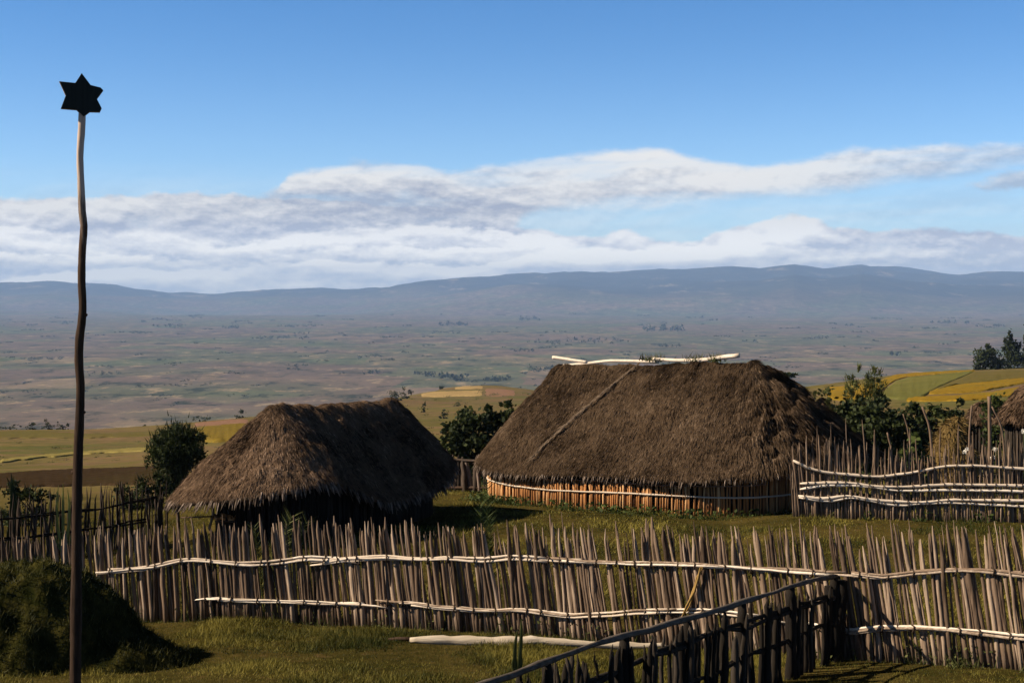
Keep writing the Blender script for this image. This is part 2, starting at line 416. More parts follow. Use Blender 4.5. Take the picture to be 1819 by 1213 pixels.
def leaf_mat(name, dark, light, trans=0.25):
    m, g, b, o = new_mat(name)
    t = tint_of(g); c = g.mix(t, dark, light)
    g.put(b.inputs['Base Color'], c); b.inputs['Roughness'].default_value = 0.65
    tr = g.n('ShaderNodeBsdfTranslucent'); g.put(tr.inputs['Color'], c)
    mx = g.n('ShaderNodeMixShader'); mx.inputs[0].default_value = trans
    g.put(mx.inputs[1], b.outputs[0]); g.put(mx.inputs[2], tr.outputs[0]); g.put(o.inputs['Surface'], mx.outputs[0])
    return m
def thatch_mat(name, dark, mid, light):
    m, g, b, o = new_mat(name)
    p = pos_of(g); t = tint_of(g)
    n1 = g.noise(p, 7.0, 6, 0.65); n2 = g.noise(p, 1.1, 4, 0.6); n3 = g.noise(stretch(g, p, 30, 30, 9), 1.0, 3, 0.6)
    f = g.math('ADD', g.math('MULTIPLY', n1, 0.5), g.math('ADD', g.math('MULTIPLY', n2, 0.5), g.math('MULTIPLY', n3, 0.35)))
    f = g.math('ADD', f, g.math('MULTIPLY', g.math('SUBTRACT', t, 0.5), 0.55))
    f = g.math('ADD', f, g.math('MULTIPLY', g.math('SUBTRACT', g.noise(p, 0.38, 4, 0.6), 0.5), 0.7))
    c = g.mix(g.sstep(f, 0.42, 0.72), dark, mid); c = g.mix(g.sstep(f, 0.74, 1.05), c, light)
    g.put(b.inputs['Base Color'], c); bump(g, b, g.math('ADD', n1, n3), 1.0, 0.05)
    b.inputs['Roughness'].default_value = 1.0; b.inputs['Specular IOR Level'].default_value = 0.0
    return m

M = {}
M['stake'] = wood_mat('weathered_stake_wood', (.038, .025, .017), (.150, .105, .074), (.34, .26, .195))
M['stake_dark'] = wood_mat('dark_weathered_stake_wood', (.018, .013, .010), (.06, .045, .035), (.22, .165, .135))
M['rail'] = wood_mat('peeled_pale_wood', (.17, .12, .085), (.50, .42, .34), (.72, .65, .56), (6, 34, 34))
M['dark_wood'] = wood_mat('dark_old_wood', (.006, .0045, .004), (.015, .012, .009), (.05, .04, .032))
M['pole'] = wood_mat('brown_pole_wood', (.02, .012, .008), (.058, .036, .024), (.46, .37, .31), (40, 40, 4))
M['pole_top'] = wood_mat('sun_bleached_pole_wood', (.25, .19, .15), (.45, .36, .30), (.62, .54, .48), (40, 40, 6))
M['star'] = wood_mat('dark_painted_board', (.012, .016, .016), (.02, .026, .026), (.04, .045, .045))
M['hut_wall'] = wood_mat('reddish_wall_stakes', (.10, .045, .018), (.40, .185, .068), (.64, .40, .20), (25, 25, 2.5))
M['lash'] = wood_mat('bark_lashing', (.02, .014, .01), (.05, .035, .025), (.09, .07, .05))
M['log'] = wood_mat('peeled_log_wood', (.12, .085, .055), (.42, .36, .28), (.66, .60, .51), (2.5, 22, 22), 0.03)
M['log_end'] = wood_mat('brown_bark_wood', (.08, .045, .03), (.20, .12, .085), (.30, .2, .15))
M['thatch'] = thatch_mat('old_dark_thatch', (.013, .009, .006), (.066, .045, .029), (.19, .135, .092))
M['thatch2'] = thatch_mat('brown_thatch', (.014, .009, .006), (.115, .076, .050), (.32, .225, .16))
M['seam'] = thatch_mat('pale_thatch_seam', (.09, .065, .045), (.19, .14, .10), (.28, .21, .15))
M['shade_wood'] = wood_mat('shade_dark_wood', (.004, .003, .0025), (.012, .009, .007), (.03, .024, .02))  # smaller hut's wall: deep shade under the eaves painted in as near-black wood
M['straw_tip'] = wood_mat('grey_straw_ends', (.03, .022, .017), (.12, .09, .07), (.30, .24, .20))
M['hay'] = thatch_mat('dry_yellow_hay', (.045, .03, .012), (.14, .095, .036), (.30, .22, .09))
M['grass'] = leaf_mat('pasture_grass', (.022, .030, .004), (.215, .182, .036), 0.15)
M['leaf_dark'] = leaf_mat('dark_leaves', (.008, .014, .005), (.046, .060, .018), 0.2)
M['leaf_mid'] = leaf_mat('mid_green_leaves', (.018, .03, .008), (.085, .11, .028), 0.25)
M['leaf_olive'] = leaf_mat('olive_leaves', (.025, .033, .010), (.13, .14, .045), 0.25)
M['leaf_pale'] = leaf_mat('yellow_green_leaves', (.06, .07, .015), (.28, .27, .075), 0.3)
M['dry_leaf'] = leaf_mat('dry_straw_leaf', (.25, .15, .045), (.55, .38, .14), 0.2)
M['petal'] = leaf_mat('white_petals', (.6, .58, .52), (.85, .84, .78), 0.2)
M['far_tree'] = leaf_mat('distant_tree_leaves', (.012, .020, .012), (.045, .06, .028), 0.1)
M['rail_dark'] = wood_mat('grey_brown_rail_wood', (.02, .016, .012), (.06, .05, .04), (.12, .10, .085), (12, 12, 12))

def ground_mat():
    m, g, b, o = new_mat('ground')
    z = g.n('ShaderNodeAttribute', attribute_name='zone')
    sp = g.n('ShaderNodeSeparateColor'); g.put(sp.inputs[0], z.outputs['Color'])
    wn, wf, wv = sp.outputs; wm = z.outputs['Alpha']
    p = pos_of(g)
    # near pasture
    a = g.noise(p, 0.45, 5, 0.6); a2 = g.noise(p, 5.0, 4, 0.6); a3 = g.noise(p, 30.0, 3, 0.7)
    f = g.math('ADD', g.math('MULTIPLY', a, 0.6), g.math('ADD', g.math('MULTIPLY', a2, 0.3), g.math('MULTIPLY', a3, 0.25)))
    cn = g.mix(g.sstep(f, 0.42, 0.72), (.024, .023, .006), (.075, .056, .017))
    cn = g.mix(g.sstep(a2, 0.60, 0.75), cn, (.085, .055, .025))
    # hillside fields
    ps = stretch(g, p, 0.016, 0.030, 0.0)
    vo = g.n('ShaderNodeTexVoronoi'); g.put(vo.inputs['Vector'], ps); vo.inputs['Scale'].default_value = 1.0
    vr = g.n('ShaderNodeSeparateColor'); g.put(vr.inputs[0], vo.outputs['Color'])
    b1 = g.noise(p, 0.02, 5, 0.6); b2 = g.noise(p, 0.35, 4, 0.65)
    cf = g.mix(vr.outputs[0], (.088, .080, .028), (.138, .107, .042))
    cf = g.mix(g.sstep(vr.outputs[1], 0.62, 0.72, 0.0, 0.6), cf, (.085, .090, .028))
    cf = g.mix(g.sstep(b1, 0.45, 0.65, 0.0, 0.55), cf, (.13, .082, .048))
    cf = g.mix(g.sstep(g.noise(p, 0.06, 5, 0.7), 0.46, 0.62, 0.0, 0.6), cf, (.16, .10, .062)); cf = g.mix(g.sstep(b2, 0.50, 0.68, 0.0, 0.65), cf, (.045, .045, .018))
    # valley plain: fields, dry grass and scattered bush
    v1 = g.n('ShaderNodeTexVoronoi'); g.put(v1.inputs['Vector'], stretch(g, g.mix(.02, p, g.n('ShaderNodeTexNoise').outputs['Color']), 0.0042, 0.0036, 0.0)); v1.inputs['Scale'].default_value = 1.0
    vs = g.n('ShaderNodeSeparateColor'); g.put(vs.inputs[0], v1.outputs['Color'])
    c1 = g.noise(p, 0.0009, 5, 0.6); c2 = g.noise(p, 0.006, 5, 0.7); c3 = g.noise(p, 0.0022, 4, 0.6)
    cv = g.mix(vs.outputs[0], (.104, .082, .070), (.132, .102, .082))
    cv = g.mix(g.sstep(c1, 0.44, 0.58, 0.0, 0.75), cv, (.075, .092, .052))
    cv = g.mix(g.sstep(g.math('ADD', vs.outputs[1], g.math('MULTIPLY', c2, .35)), 1.04, 1.12, 0.0, 0.45), cv, (.22, .17, .11))
    cv = g.mix(g.sstep(vs.outputs[2], 0.82, 0.88, 0.0, 0.5), cv, (.075, .11, .055))
    cv = g.mix(g.sstep(g.noise(p, 0.022, 4, 0.7), 0.52, 0.70, 0.0, 0.65), g.mix(g.sstep(c2, 0.54, 0.68, 0.0, 0.75), cv, (.030, .036, .022)), (.045, .045, .03))
    cv = g.mix(g.sstep(c3, 0.60, 0.72, 0.0, 0.6), cv, (.035, .038, .024))
    fi = g.noise(stretch(g, p, .012, .006, 0), 1.0, 5, 0.75)
    cv = g.mix(g.sstep(fi, 0.54, 0.66, 0.0, 0.85), cv, (.25, .20, .13)); cv = g.mix(g.sstep(fi, 0.47, 0.36, 0.0, 0.9), cv, (.022, .030, .020))
    # wooded mountains with clearings
    d1 = g.noise(stretch(g, p, 1.0, 0.35, 1.0), 0.0026, 6, 0.7); d2 = g.noise(p, 0.004, 4, 0.6)
    cm = g.mix(g.sstep(d2, 0.35, 0.7), (.014, .020, .018), (.042, .042, .032))
    cm = g.mix(g.sstep(d1, 0.56, 0.66, 0.0, 0.85), cm, (.24, .20, .14))
    def add(x, w, y):
        return g.mix(w, x, y)
    c = add(cn, wf, cf); c = add(c, wv, cv); c = add(c, wm, cm)
    g.put(b.inputs['Base Color'], c)
    b.inputs['Roughness'].default_value = 1.0; b.inputs['Specular IOR Level'].default_value = 0.0
    bump(g, b, g.math('ADD', a2, g.math('MULTIPLY', a3, 0.6)), 0.6, 0.05)
    return m
M['ground'] = ground_mat()

# ------------------------------------------------------------------ the ground sheet, out to the mountains
def build_ground():
    th_in = np.linspace(-0.45, 0.45, 1000)
    th_out = np.concatenate([np.linspace(0.47, PI, 60), np.linspace(-PI, -0.47, 60)[1:]])
    th = np.concatenate([th_in, th_out]); nt = len(th)
    r = np.concatenate([[0.35], np.exp(np.linspace(math.log(0.8), math.log(12.0), 24))[:-1], np.exp(np.linspace(math.log(12.0), math.log(60.0), 110))[:-1], np.exp(np.linspace(math.log(60.0), math.log(1200.0), 190))[:-1], np.exp(np.linspace(math.log(1200.0), math.log(27000.0), 300))])
    nr = len(r)
    R, T = np.meshgrid(r, th, indexing='ij')
    X = R * np.sin(T); Y = R * np.cos(T); Z = ground(X, Y)
    V = np.stack([X, Y, Z], -1).reshape(-1, 3)
    i = np.arange(nr - 1)[:, None] * nt; j = np.arange(nt)[None, :]; k = (j + 1) % nt
    F = np.stack([i + j, i + nt + j, i + nt + k, i + k], -1).reshape(-1, 4)
    mb = MB(); mb.add(V, F)
    mb.lp.append(np.arange(nt)); mb.tot.append(np.array([nt]))
    o = mb.build('ground', M['ground']); o['kind'] = 'structure'
    rr = R.ravel() * (1 + 0.25 * fbm(V[:, 0] / 30, V[:, 1] / 30, 40, 3))
    sm = lambda lo, hi: np.clip((rr - lo) / (hi - lo), 0, 1)
    lr = np.clip((np.arctan2(V[:, 0], V[:, 1]) + .08) / .12, 0, 1)
    rm = R.ravel() * (1 + 0.1 * fbm(V[:, 0] / 1500, V[:, 1] / 1500, 44, 4))
    zone = np.stack([1 - sm(50, 75), sm(50, 75), sm(1000, 1500), np.clip((rm - (19000 - 4800 * lr)) / 2200, 0, 1)], 1).astype(np.float32)
    a = o.data.attributes.new('zone', 'FLOAT_COLOR', 'POINT'); a.data.foreach_set('color', zone.ravel())
build_ground()

# ------------------------------------------------------------------ crop fields on the slopes: thin standing crops, draped over the ground
def field_mat(name, c0, c1, c2):
    m, g, b, o = new_mat(name); p = pos_of(g)
    n1 = g.math('ADD', g.math('MULTIPLY', g.noise(p, 0.9, 5, 0.65), 0.6), g.math('MULTIPLY', g.noise(stretch(g, p, .05, .9, 0), 1.0, 4, .6), 0.4)); n2 = g.noise(p, 0.06, 4, 0.6)
    c = g.mix(g.sstep(n1, 0.35, 0.65), c0, c1); c = g.mix(g.sstep(n2, 0.48, 0.66, 0.0, 0.6), c, c2)
    g.put(b.inputs['Base Color'], c); b.inputs['Roughness'].default_value = 1.0; b.inputs['Specular IOR Level'].default_value = 0.0
    bump(g, b, n1, 0.8, 0.3); return m
FM = {
    'yellow': field_mat('flowering_yellow_crop', (.11, .075, .010), (.25, .155, .018), (.14, .12, .024)),
    'green': field_mat('young_green_crop', (.085, .085, .024), (.115, .115, .034), (.13, .115, .036)),
    'olive': field_mat('olive_fallow', (.080, .070, .022), (.11, .092, .03), (.12, .088, .034)),
    'straw': field_mat('pale_stubble', (.22, .155, .065), (.33, .24, .11), (.19, .13, .06)),
    'soil': field_mat('dark_ploughed_soil', (.022, .014, .008), (.045, .030, .016), (.035, .030, .012)),
    'mustard': field_mat('dull_mustard_crop', (.10, .07, .012), (.16, .115, .022), (.11, .095, .024)),
    'bright': field_mat('light_green_crop_edge', (.14, .118, .04), (.20, .165, .055), (.16, .135, .05)),
    'rose': field_mat('reddish_bare_soil', (.15, .085, .055), (.21, .125, .085), (.17, .11, .06)),
    'path': field_mat('grey_brown_track', (.10, .07, .05), (.14, .10, .07), (.11, .08, .055)),
}
def field(name, mat, top, bot, h=0.35, nv=9, du=4.0):
    u0, u1 = max(top[0][0], bot[0][0]), min(top[-1][0], bot[-1][0])
    nu = max(6, int((u1 - u0) / du))
    us = np.linspace(u0, u1, nu)
    ss = np.concatenate([[0, 0.03], np.linspace(0.12, 0.88, nv - 4), [0.97, 1.0]])
    V = []
    for a, u in enumerate(us):
        vt = lerp_pts(top, u) + 1.1 * float(fbm(u / 14, 3.1, 5, 3)); vb = lerp_pts(bot, u) + 1.3 * float(fbm(u / 17, 9.1, 6, 3))
        if vb < vt + 0.5: vb = vt + 0.5
        for c, s_ in enumerate(ss):
            p = hit(u, vb + (vt - vb) * s_, lo=45.0, n=1800)
            edge = (a in (0, nu - 1)) or c in (0, len(ss) - 1)
            V.append((p.x, p.y, p.z + (-0.03 if edge else h * (0.8 + 0.4 * random.random()))))
    n2 = len(ss)
    i = np.arange(nu - 1)[:, None] * n2; j = np.arange(n2 - 1)[None, :]
    F = np.stack([i + j, i + n2 + j, i + n2 + j + 1, i + j + 1], -1).reshape(-1, 4)
    mb = MB(); mb.add(V, F); o = mb.build(name, FM[mat]); o['kind'] = 'structure'
    return o
field('yellow_field', 'yellow', [(1463, 691), (1480, 687), (1514, 684), (1560, 680), (1574, 672), (1590, 666), (1612, 663.5), (1680, 660), (1732, 657.5)], [(1463, 697), (1480, 711), (1514, 713), (1560, 700), (1574, 688), (1590, 676), (1612, 669), (1680, 664), (1732, 660)], 0.15)
field('green_field', 'green', [(1560, 705), (1576, 690), (1592, 677), (1614, 670), (1680, 665), (1728, 660)], [(1560, 708), (1600, 710), (1640, 706), (1665, 690), (1700, 674), (1728, 662)], 0.2)
field('olive_field', 'olive', [(1662, 692), (1700, 675), (1730, 662), (1790, 660), (1880, 658)], [(1662, 694), (1700, 683), (1730, 681), (1790, 675), (1880, 668)], 0.2)
field('yellow_field', 'yellow', [(1648, 697), (1664, 691), (1700, 684), (1740, 680), (1819, 671), (1880, 665)], [(1648, 701), (1664, 701), (1700, 699), (1740, 696), (1819, 681), (1880, 671)], 0.15)
field('track', 'path', [(1640, 703.5), (1700, 701), (1740, 698), (1819, 682.5), (1880, 673)], [(1640, 705), (1700, 703.5), (1740, 702), (1819, 686), (1880, 677)], 0.03, 7)
field('yellow_field', 'yellow', [(1610, 708), (1640, 705), (1700, 703), (1760, 697), (1819, 687), (1880, 678)], [(1610, 713), (1640, 714), (1700, 713), (1760, 708), (1819, 701), (1880, 693)], 0.15)
field('fallow_field', 'olive', [(1400, 690), (1430, 688), (1500, 681), (1560, 676)], [(1400, 693), (1430, 691), (1462, 688), (1500, 683), (1560, 678)], 0.15, 7)
field('mustard_field', 'mustard', [(345, 764), (380, 758), (420, 755), (450, 752)], [(345, 783), (380, 786), (420, 784), (450, 780)], 0.5)
field('grass_strip', 'bright', [(0, 818), (60, 811), (140, 804), (200, 799), (290, 795)], [(0, 823), (60, 815), (140, 808), (200, 804), (290, 800)], 0.2, 7)
field('ploughed_field', 'soil', [(-60, 846), (40, 838), (140, 833), (300, 828)], [(-60, 868), (40, 866), (140, 864), (300, 860)], 0.1)
field('fallow_field', 'olive', [(-60, 768), (60, 766), (150, 772), (330, 766)], [(-60, 782), (60, 778), (150, 779), (330, 772)], 0.2)
field('stubble_field', 'straw', [(748, 700), (770, 696), (850, 694), (857, 694)], [(748, 705), (770, 705), (850, 704), (857, 703)], 0.25)
field('stubble_field', 'straw', [(808, 688), (830, 685.8), (858, 686)], [(808, 692), (830, 691.5), (858, 691)], 0.25)
field('bare_field', 'rose', [(862, 690), (890, 691), (915, 694)], [(862, 704), (890, 704), (915, 703)], 0.1)
field('bare_field', 'rose', [(345, 752), (380, 748), (440, 744)], [(345, 758), (380, 755), (440, 751)], 0.1, 7)

# ------------------------------------------------------------------ fences
class Path:
    """a fence line in plan, by points (x, y)"""
    def __init__(self, pts):
        self.p = np.array(pts, float); d = np.hypot(*np.diff(self.p, axis=0).T); self.s = np.concatenate([[0], np.cumsum(d)]); self.len = self.s[-1]
    def at(self, s):
        return np.array([np.interp(s, self.s, self.p[:, 0]), np.interp(s, self.s, self.p[:, 1])])
    def tan(self, s):
        a = self.at(max(0, s - 0.3)); b = self.at(min(self.len, s + 0.3)); t = b - a; return t / np.hypot(*t)
    def sight(self, u, v):
        """the point of the fence's upright plane on the sight line"""
        kx, kz = (float(q) for q in ray(u, v))
        best = None
        for (x0, y0), (x1, y1) in zip(self.p[:-1], self.p[1:]):
            den = (x1 - x0) - kx * (y1 - y0)
            t = (kx * y0 - x0) / den if abs(den) > 1e-9 else 9
            c = abs(t - 0.5)
            if best is None or c < best[0]: best = (c, y0 + t * (y1 - y0))
        Y = best[1]
        return Vector((kx * Y, Y, kz * Y))
def upix(x, y, z):
    """photo pixel of a world point (only used to look things up)"""
    yc = y * CP - z * SP; zc = y * SP + z * CP
    return CX + FPX * x / yc, CY - FPX * zc / yc
def stake_mesh(mb, base, top, r, tint, sides=6, point=0.09, wob=0.012):
    b = np.array(base); t = np.array(top); L = np.linalg.norm(t - b); n = 7
    fr = np.array([0, .2, .42, .62, .8, 1 - point, 1.0])
    P = b[None] + (t - b)[None] * fr[:, None]
    w = RNG.normal(0, wob, (n, 3)); w[0] = 0; w[:, 2] = 0; P = P + np.cumsum(w, 0) * 0.7
    rad = r * np.array([1.0, 1.02, .97, .92, .85, .70, .16]) * RNG.uniform(.92, 1.08, n)
    mb.tube(P, rad, sides, tint, twist=RNG.random() * 6, rough=0.25)
def fence_stakes(root, path, spacing, top_v, lean, r, mat, hvar=0.08, keep=100, wob=0.012, rvar=0.3, tall=None, s0=0, s1=None, tints=(0.2, 0.9), gap=0.0, lean_var=0.03, depth_var=0.03):
    s = s0; s1 = path.len if s1 is None else s1; out = []
    while s < s1:
        p = path.at(s); t = path.tan(s); nrm = np.array([-t[1], t[0]])
        q = p + nrm * RNG.normal(0, depth_var)
        zb = gz(*q) - 0.08
        u, _ = upix(q[0], q[1], zb)
        ln = (lean(u) if callable(lean) else lean) + RNG.normal(0, lean_var)
        zt = float(path.sight(u, lerp_pts(top_v, u)).z)
        h = zt - zb
        hv = h * (1 + RNG.normal(0, hvar)) if RNG.random() > .06 else h * RNG.uniform(.6, .85)
        if tall and RNG.random() < tall[0]: hv = h * RNG.uniform(*tall[1])
        top = (q[0] - t[0] * ln * hv, q[1] - t[1] * ln * hv + RNG.normal(0, .02), zb + hv)
        rr = r * (1 + RNG.normal(0, rvar)); rr = min(max(rr, r * .5), r * 1.8)
        inside = -15 < u < 1835
        out.append(((hv * rr / q[1] ** 2 if inside else 0), (q[0], q[1], zb), top, rr, RNG.uniform(*tints)))
        s += spacing * RNG.uniform(.65, 1.35) + (RNG.uniform(.05, .2) if RNG.random() < gap else 0)
    out.sort(key=lambda e: -e[0])
    rest = MB()
    for k, (_, b, t, rr, tn) in enumerate(out):
        if k < keep and _ > 0:
            mb = MB(); stake_mesh(mb, b, t, rr, tn, wob=wob); mb.build('stake', mat, root)
        else: stake_mesh(rest, b, t, rr, tn, wob=wob)
    if rest.n: rest.build('stake', mat, root)['kind'] = 'stuff'
def rail(root, path, pix, r, mat, strands=2, off=0.06, lash=0.0, lash_mat=None, step=0.22, rough=0.35, spread=1.0, lap=None):
    pts = [path.sight(u, v) for u, v in pix]
    P = np.array([tuple(p) for p in pts]); P[:, 1] -= off
    d = np.concatenate([[0], np.cumsum(np.linalg.norm(np.diff(P, axis=0), axis=1))])
    n = max(6, int(d[-1] / step)); sq = np.linspace(0, d[-1], n)
    C = np.stack([pchip(d, P[:, k], sq) for k in range(3)], 1)
    C[:, 2] += 0.02 * fbm(sq / 0.5, 1.7 * len(pix), 3, 3)
    mb = MB()
    for s in range(strands):
        ph = s * 2 * PI / strands + RNG.random()
        a = ph + 0.9 * fbm(sq / 1.1, 5.0 * s + len(pix), 9, 2) * 3
        rr = r * (0.52 if strands > 1 else 1.0)
        D = C.copy()
        if strands > 1:
            D[:, 2] += np.sin(a) * r * 0.85 * spread; D[:, 1] += np.cos(a) * r * 0.45 - 0.3 * r
        k0 = int(RNG.uniform(0, .16) * n) if strands > 1 else 0; k1 = n - (int(RNG.uniform(0, .18) * n) if strands > 1 else 0)
        R_ = rr * (1 + 0.5 * fbm(sq / 0.35, 11.0 * s + 1.3 * len(pix), 14, 3)); R_[:1] *= .6; R_[-1:] *= .5
        mb.tube(D[k0:k1], R_[k0:k1], 7, RNG.uniform(.0, 1.0) if strands > 1 else RNG.uniform(.55, .95), rough=rough)
    o = mb.build('rail', mat, root)
    if lash:
        q = lash * .6
        while q < d[-1]:
            c = np.array([np.interp(q, sq, C[:, k]) for k in range(3)])
            ang = np.linspace(0, 2 * PI, 9)
            R2 = r * 1.55
            dx = RNG.normal(0, .012)
            ring = [(c[0] + dx + 0.014 * math.sin(3 * a_), c[1] + R2 * .95 * math.cos(a_) - .2 * r, c[2] + R2 * math.sin(a_)) for a_ in ang]
            lb = MB(); lb.tube(ring, 0.013, 5, RNG.uniform(.2, .8)); q += lash * RNG.uniform(.6, 1.5)
            lb.build('lashing', lash_mat or M['lash'], o)
    return o

def plan(u, Y): return (float(ray(u, 1100)[0]) * Y, Y)
# the long front fence
FRONT = Path([plan(-110, 26.3), plan(0, 26.2), plan(250, 25.9), plan(600, 25.0), plan(1000, 23.4), plan(1400, 21.4), plan(1819, 19.6), plan(1960, 19.1), plan(2240, 18.1)])
ff = thing('stake_fence', 'long grey stake fence with two pale split rails crossing the foreground', 'fence', tuple(FRONT.at(9)) + (gz(*FRONT.at(9)),))
FT = [(-120, 960), (0, 957), (150, 948), (300, 940), (420, 934), (600, 930), (700, 932), (800, 942), (1000, 938), (1200, 946), (1400, 950), (1600, 945), (1819, 945), (1960, 945), (2240, 946)]
fence_stakes(ff, FRONT, 0.043, FT, lambda u: 0.06 + 0.09 * min(1, max(0, (u - 200) / 900)), 0.0295, M['stake'], hvar=.05, rvar=.42, tints=(.05, 1.0))
rail(ff, FRONT, [(172, 1014), (240, 1010), (300, 1000), (340, 994), (420, 1000), (500, 995), (560, 990), (600, 991), (640, 995)], 0.038, M['rail'], 4, lash=.42)
rail(ff, FRONT, [(552, 1000), (600, 994), (680, 989), (740, 993), (800, 991), (860, 992), (900, 988), (980, 993), (1040, 994)], 0.038, M['rail'], 4, lash=.42)
rail(ff, FRONT, [(950, 990), (1010, 994), (1090, 998), (1200, 1000), (1300, 1008), (1380, 1011), (1440, 1014), (1500, 1018)], 0.038, M['rail'], 4, lash=.42, off=.085)
rail(ff, FRONT, [(1430, 1012), (1500, 1016), (1560, 1021), (1620, 1017), (1700, 1011), (1760, 1013), (1819, 1018), (1950, 1024), (2230, 1030)], 0.038, M['rail'], 4, lash=.45)
rail(ff, FRONT, [(346, 1067), (400, 1063), (470, 1066), (520, 1067), (600, 1070), (650, 1073), (690, 1079)], 0.032, M['rail'], 4, lash=.36)
rail(ff, FRONT, [(668, 1066), (740, 1071), (800, 1078), (860, 1083), (930, 1082), (1000, 1089), (1060, 1090), (1130, 1084), (1200, 1082)], 0.035, M['rail'], 4, lash=.4, off=.08)
rail(ff, FRONT, [(1120, 1083), (1200, 1082), (1260, 1084), (1330, 1092), (1400, 1102)], 0.032, M['rail'], 4, lash=.4)
rail(ff, FRONT, [(1380, 1100), (1500, 1117), (1560, 1114), (1640, 1114), (1700, 1118), (1760, 1122), (1819, 1128), (1950, 1138), (2230, 1156)], 0.037, M['rail'], 4, lash=.45, off=.08)

# the fence at the back right, meeting the big hut
BACKR = Path([plan(1409, 40.2), plan(1430, 40.15), plan(1560, 39.8), plan(1700, 39.5), plan(1819, 39.2), plan(1980, 38.8), plan(2240, 38.2)])
fr = thing('stake_fence', 'tall thin stake fence with five pale rails beside the large thatched hut', 'fence', tuple(BACKR.at(5)) + (gz(*BACKR.at(5)),))
fence_stakes(fr, BACKR, 0.038, [(1400, 795), (1450, 782), (1500, 792), (1560, 798), (1620, 812), (1680, 800), (1760, 800), (1819, 795), (1990, 795)], 0.035, 0.024, M['stake'], hvar=.07, wob=.016, tall=(.09, (1.15, 1.42)), rvar=.28, tints=(.2, .85))
for pix, rr in (([(1408, 817), (1440, 832), (1500, 842), (1550, 846), (1600, 842), (1650, 833), (1690, 827), (1730, 827), (1819, 832), (1970, 840), (2235, 846)], .040),
                ([(1420, 858), (1500, 857), (1560, 863), (1600, 864), (1700, 860), (1819, 862), (1970, 866), (2235, 872)], .042),
                ([(1420, 868), (1480, 861), (1540, 863), (1600, 871), (1700, 870), (1819, 872), (1970, 876), (2235, 882)], .036),
                ([(1417, 880), (1460, 885), (1500, 880), (1560, 888), (1620, 891), (1700, 887), (1819, 889), (1970, 893), (2235, 899)], .042),
                ([(1418, 883), (1470, 889), (1510, 884), (1600, 897), (1640, 893), (1700, 893), (1819, 899), (1970, 905), (2235, 911)], .034)):
    rail(fr, BACKR, pix, rr, M['rail'], 1, lash=.30, off=.07)

# the shaded fence at the back left
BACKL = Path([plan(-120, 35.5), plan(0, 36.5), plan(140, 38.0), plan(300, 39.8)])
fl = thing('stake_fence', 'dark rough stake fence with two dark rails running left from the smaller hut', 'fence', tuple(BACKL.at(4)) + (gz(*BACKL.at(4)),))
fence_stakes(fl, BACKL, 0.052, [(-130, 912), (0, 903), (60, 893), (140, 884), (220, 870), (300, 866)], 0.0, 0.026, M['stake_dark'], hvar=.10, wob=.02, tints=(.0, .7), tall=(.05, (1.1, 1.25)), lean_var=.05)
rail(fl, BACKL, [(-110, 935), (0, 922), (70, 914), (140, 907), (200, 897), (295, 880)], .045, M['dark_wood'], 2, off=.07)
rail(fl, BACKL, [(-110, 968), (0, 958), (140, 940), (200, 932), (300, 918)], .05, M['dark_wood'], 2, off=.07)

# the near fence coming towards the camera
A_, B_ = plan(1482, 20.75), plan(862, 12.9)
dx, dy = B_[0] - A_[0], B_[1] - A_[1]
NEAR = Path([A_, (A_[0] + dx * .5, A_[1] + dy * .5), B_, (A_[0] + dx * 1.22, A_[1] + dy * 1.22)])
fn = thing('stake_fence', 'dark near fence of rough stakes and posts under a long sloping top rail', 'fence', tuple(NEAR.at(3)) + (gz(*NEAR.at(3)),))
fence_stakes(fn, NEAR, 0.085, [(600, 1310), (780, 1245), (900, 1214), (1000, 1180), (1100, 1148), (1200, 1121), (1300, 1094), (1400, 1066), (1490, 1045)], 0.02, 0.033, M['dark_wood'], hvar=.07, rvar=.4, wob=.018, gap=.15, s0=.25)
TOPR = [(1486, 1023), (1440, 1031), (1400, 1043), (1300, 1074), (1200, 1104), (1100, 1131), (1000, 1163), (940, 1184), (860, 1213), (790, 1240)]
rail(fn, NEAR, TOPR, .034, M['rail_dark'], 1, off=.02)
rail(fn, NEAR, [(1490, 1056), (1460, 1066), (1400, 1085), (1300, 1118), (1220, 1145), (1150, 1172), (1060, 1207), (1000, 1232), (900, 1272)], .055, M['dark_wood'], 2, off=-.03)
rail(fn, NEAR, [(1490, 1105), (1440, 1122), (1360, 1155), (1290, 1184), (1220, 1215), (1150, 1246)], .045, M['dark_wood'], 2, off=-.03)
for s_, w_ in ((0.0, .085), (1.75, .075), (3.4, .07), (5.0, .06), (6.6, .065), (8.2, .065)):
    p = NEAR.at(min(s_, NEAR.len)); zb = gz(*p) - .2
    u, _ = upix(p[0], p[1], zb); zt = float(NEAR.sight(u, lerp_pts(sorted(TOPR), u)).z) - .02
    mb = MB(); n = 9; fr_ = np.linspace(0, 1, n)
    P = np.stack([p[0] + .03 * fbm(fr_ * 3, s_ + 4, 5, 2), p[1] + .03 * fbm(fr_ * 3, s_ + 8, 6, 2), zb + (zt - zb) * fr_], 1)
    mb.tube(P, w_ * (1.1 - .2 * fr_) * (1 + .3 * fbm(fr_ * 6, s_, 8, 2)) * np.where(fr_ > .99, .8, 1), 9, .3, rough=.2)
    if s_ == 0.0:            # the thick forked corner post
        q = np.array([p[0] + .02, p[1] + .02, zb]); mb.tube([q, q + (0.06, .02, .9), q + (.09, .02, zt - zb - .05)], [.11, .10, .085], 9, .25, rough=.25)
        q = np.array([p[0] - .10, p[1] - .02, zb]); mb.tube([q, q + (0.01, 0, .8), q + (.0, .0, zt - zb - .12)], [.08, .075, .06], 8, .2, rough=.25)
    mb.build('post', M['dark_wood'], fn)

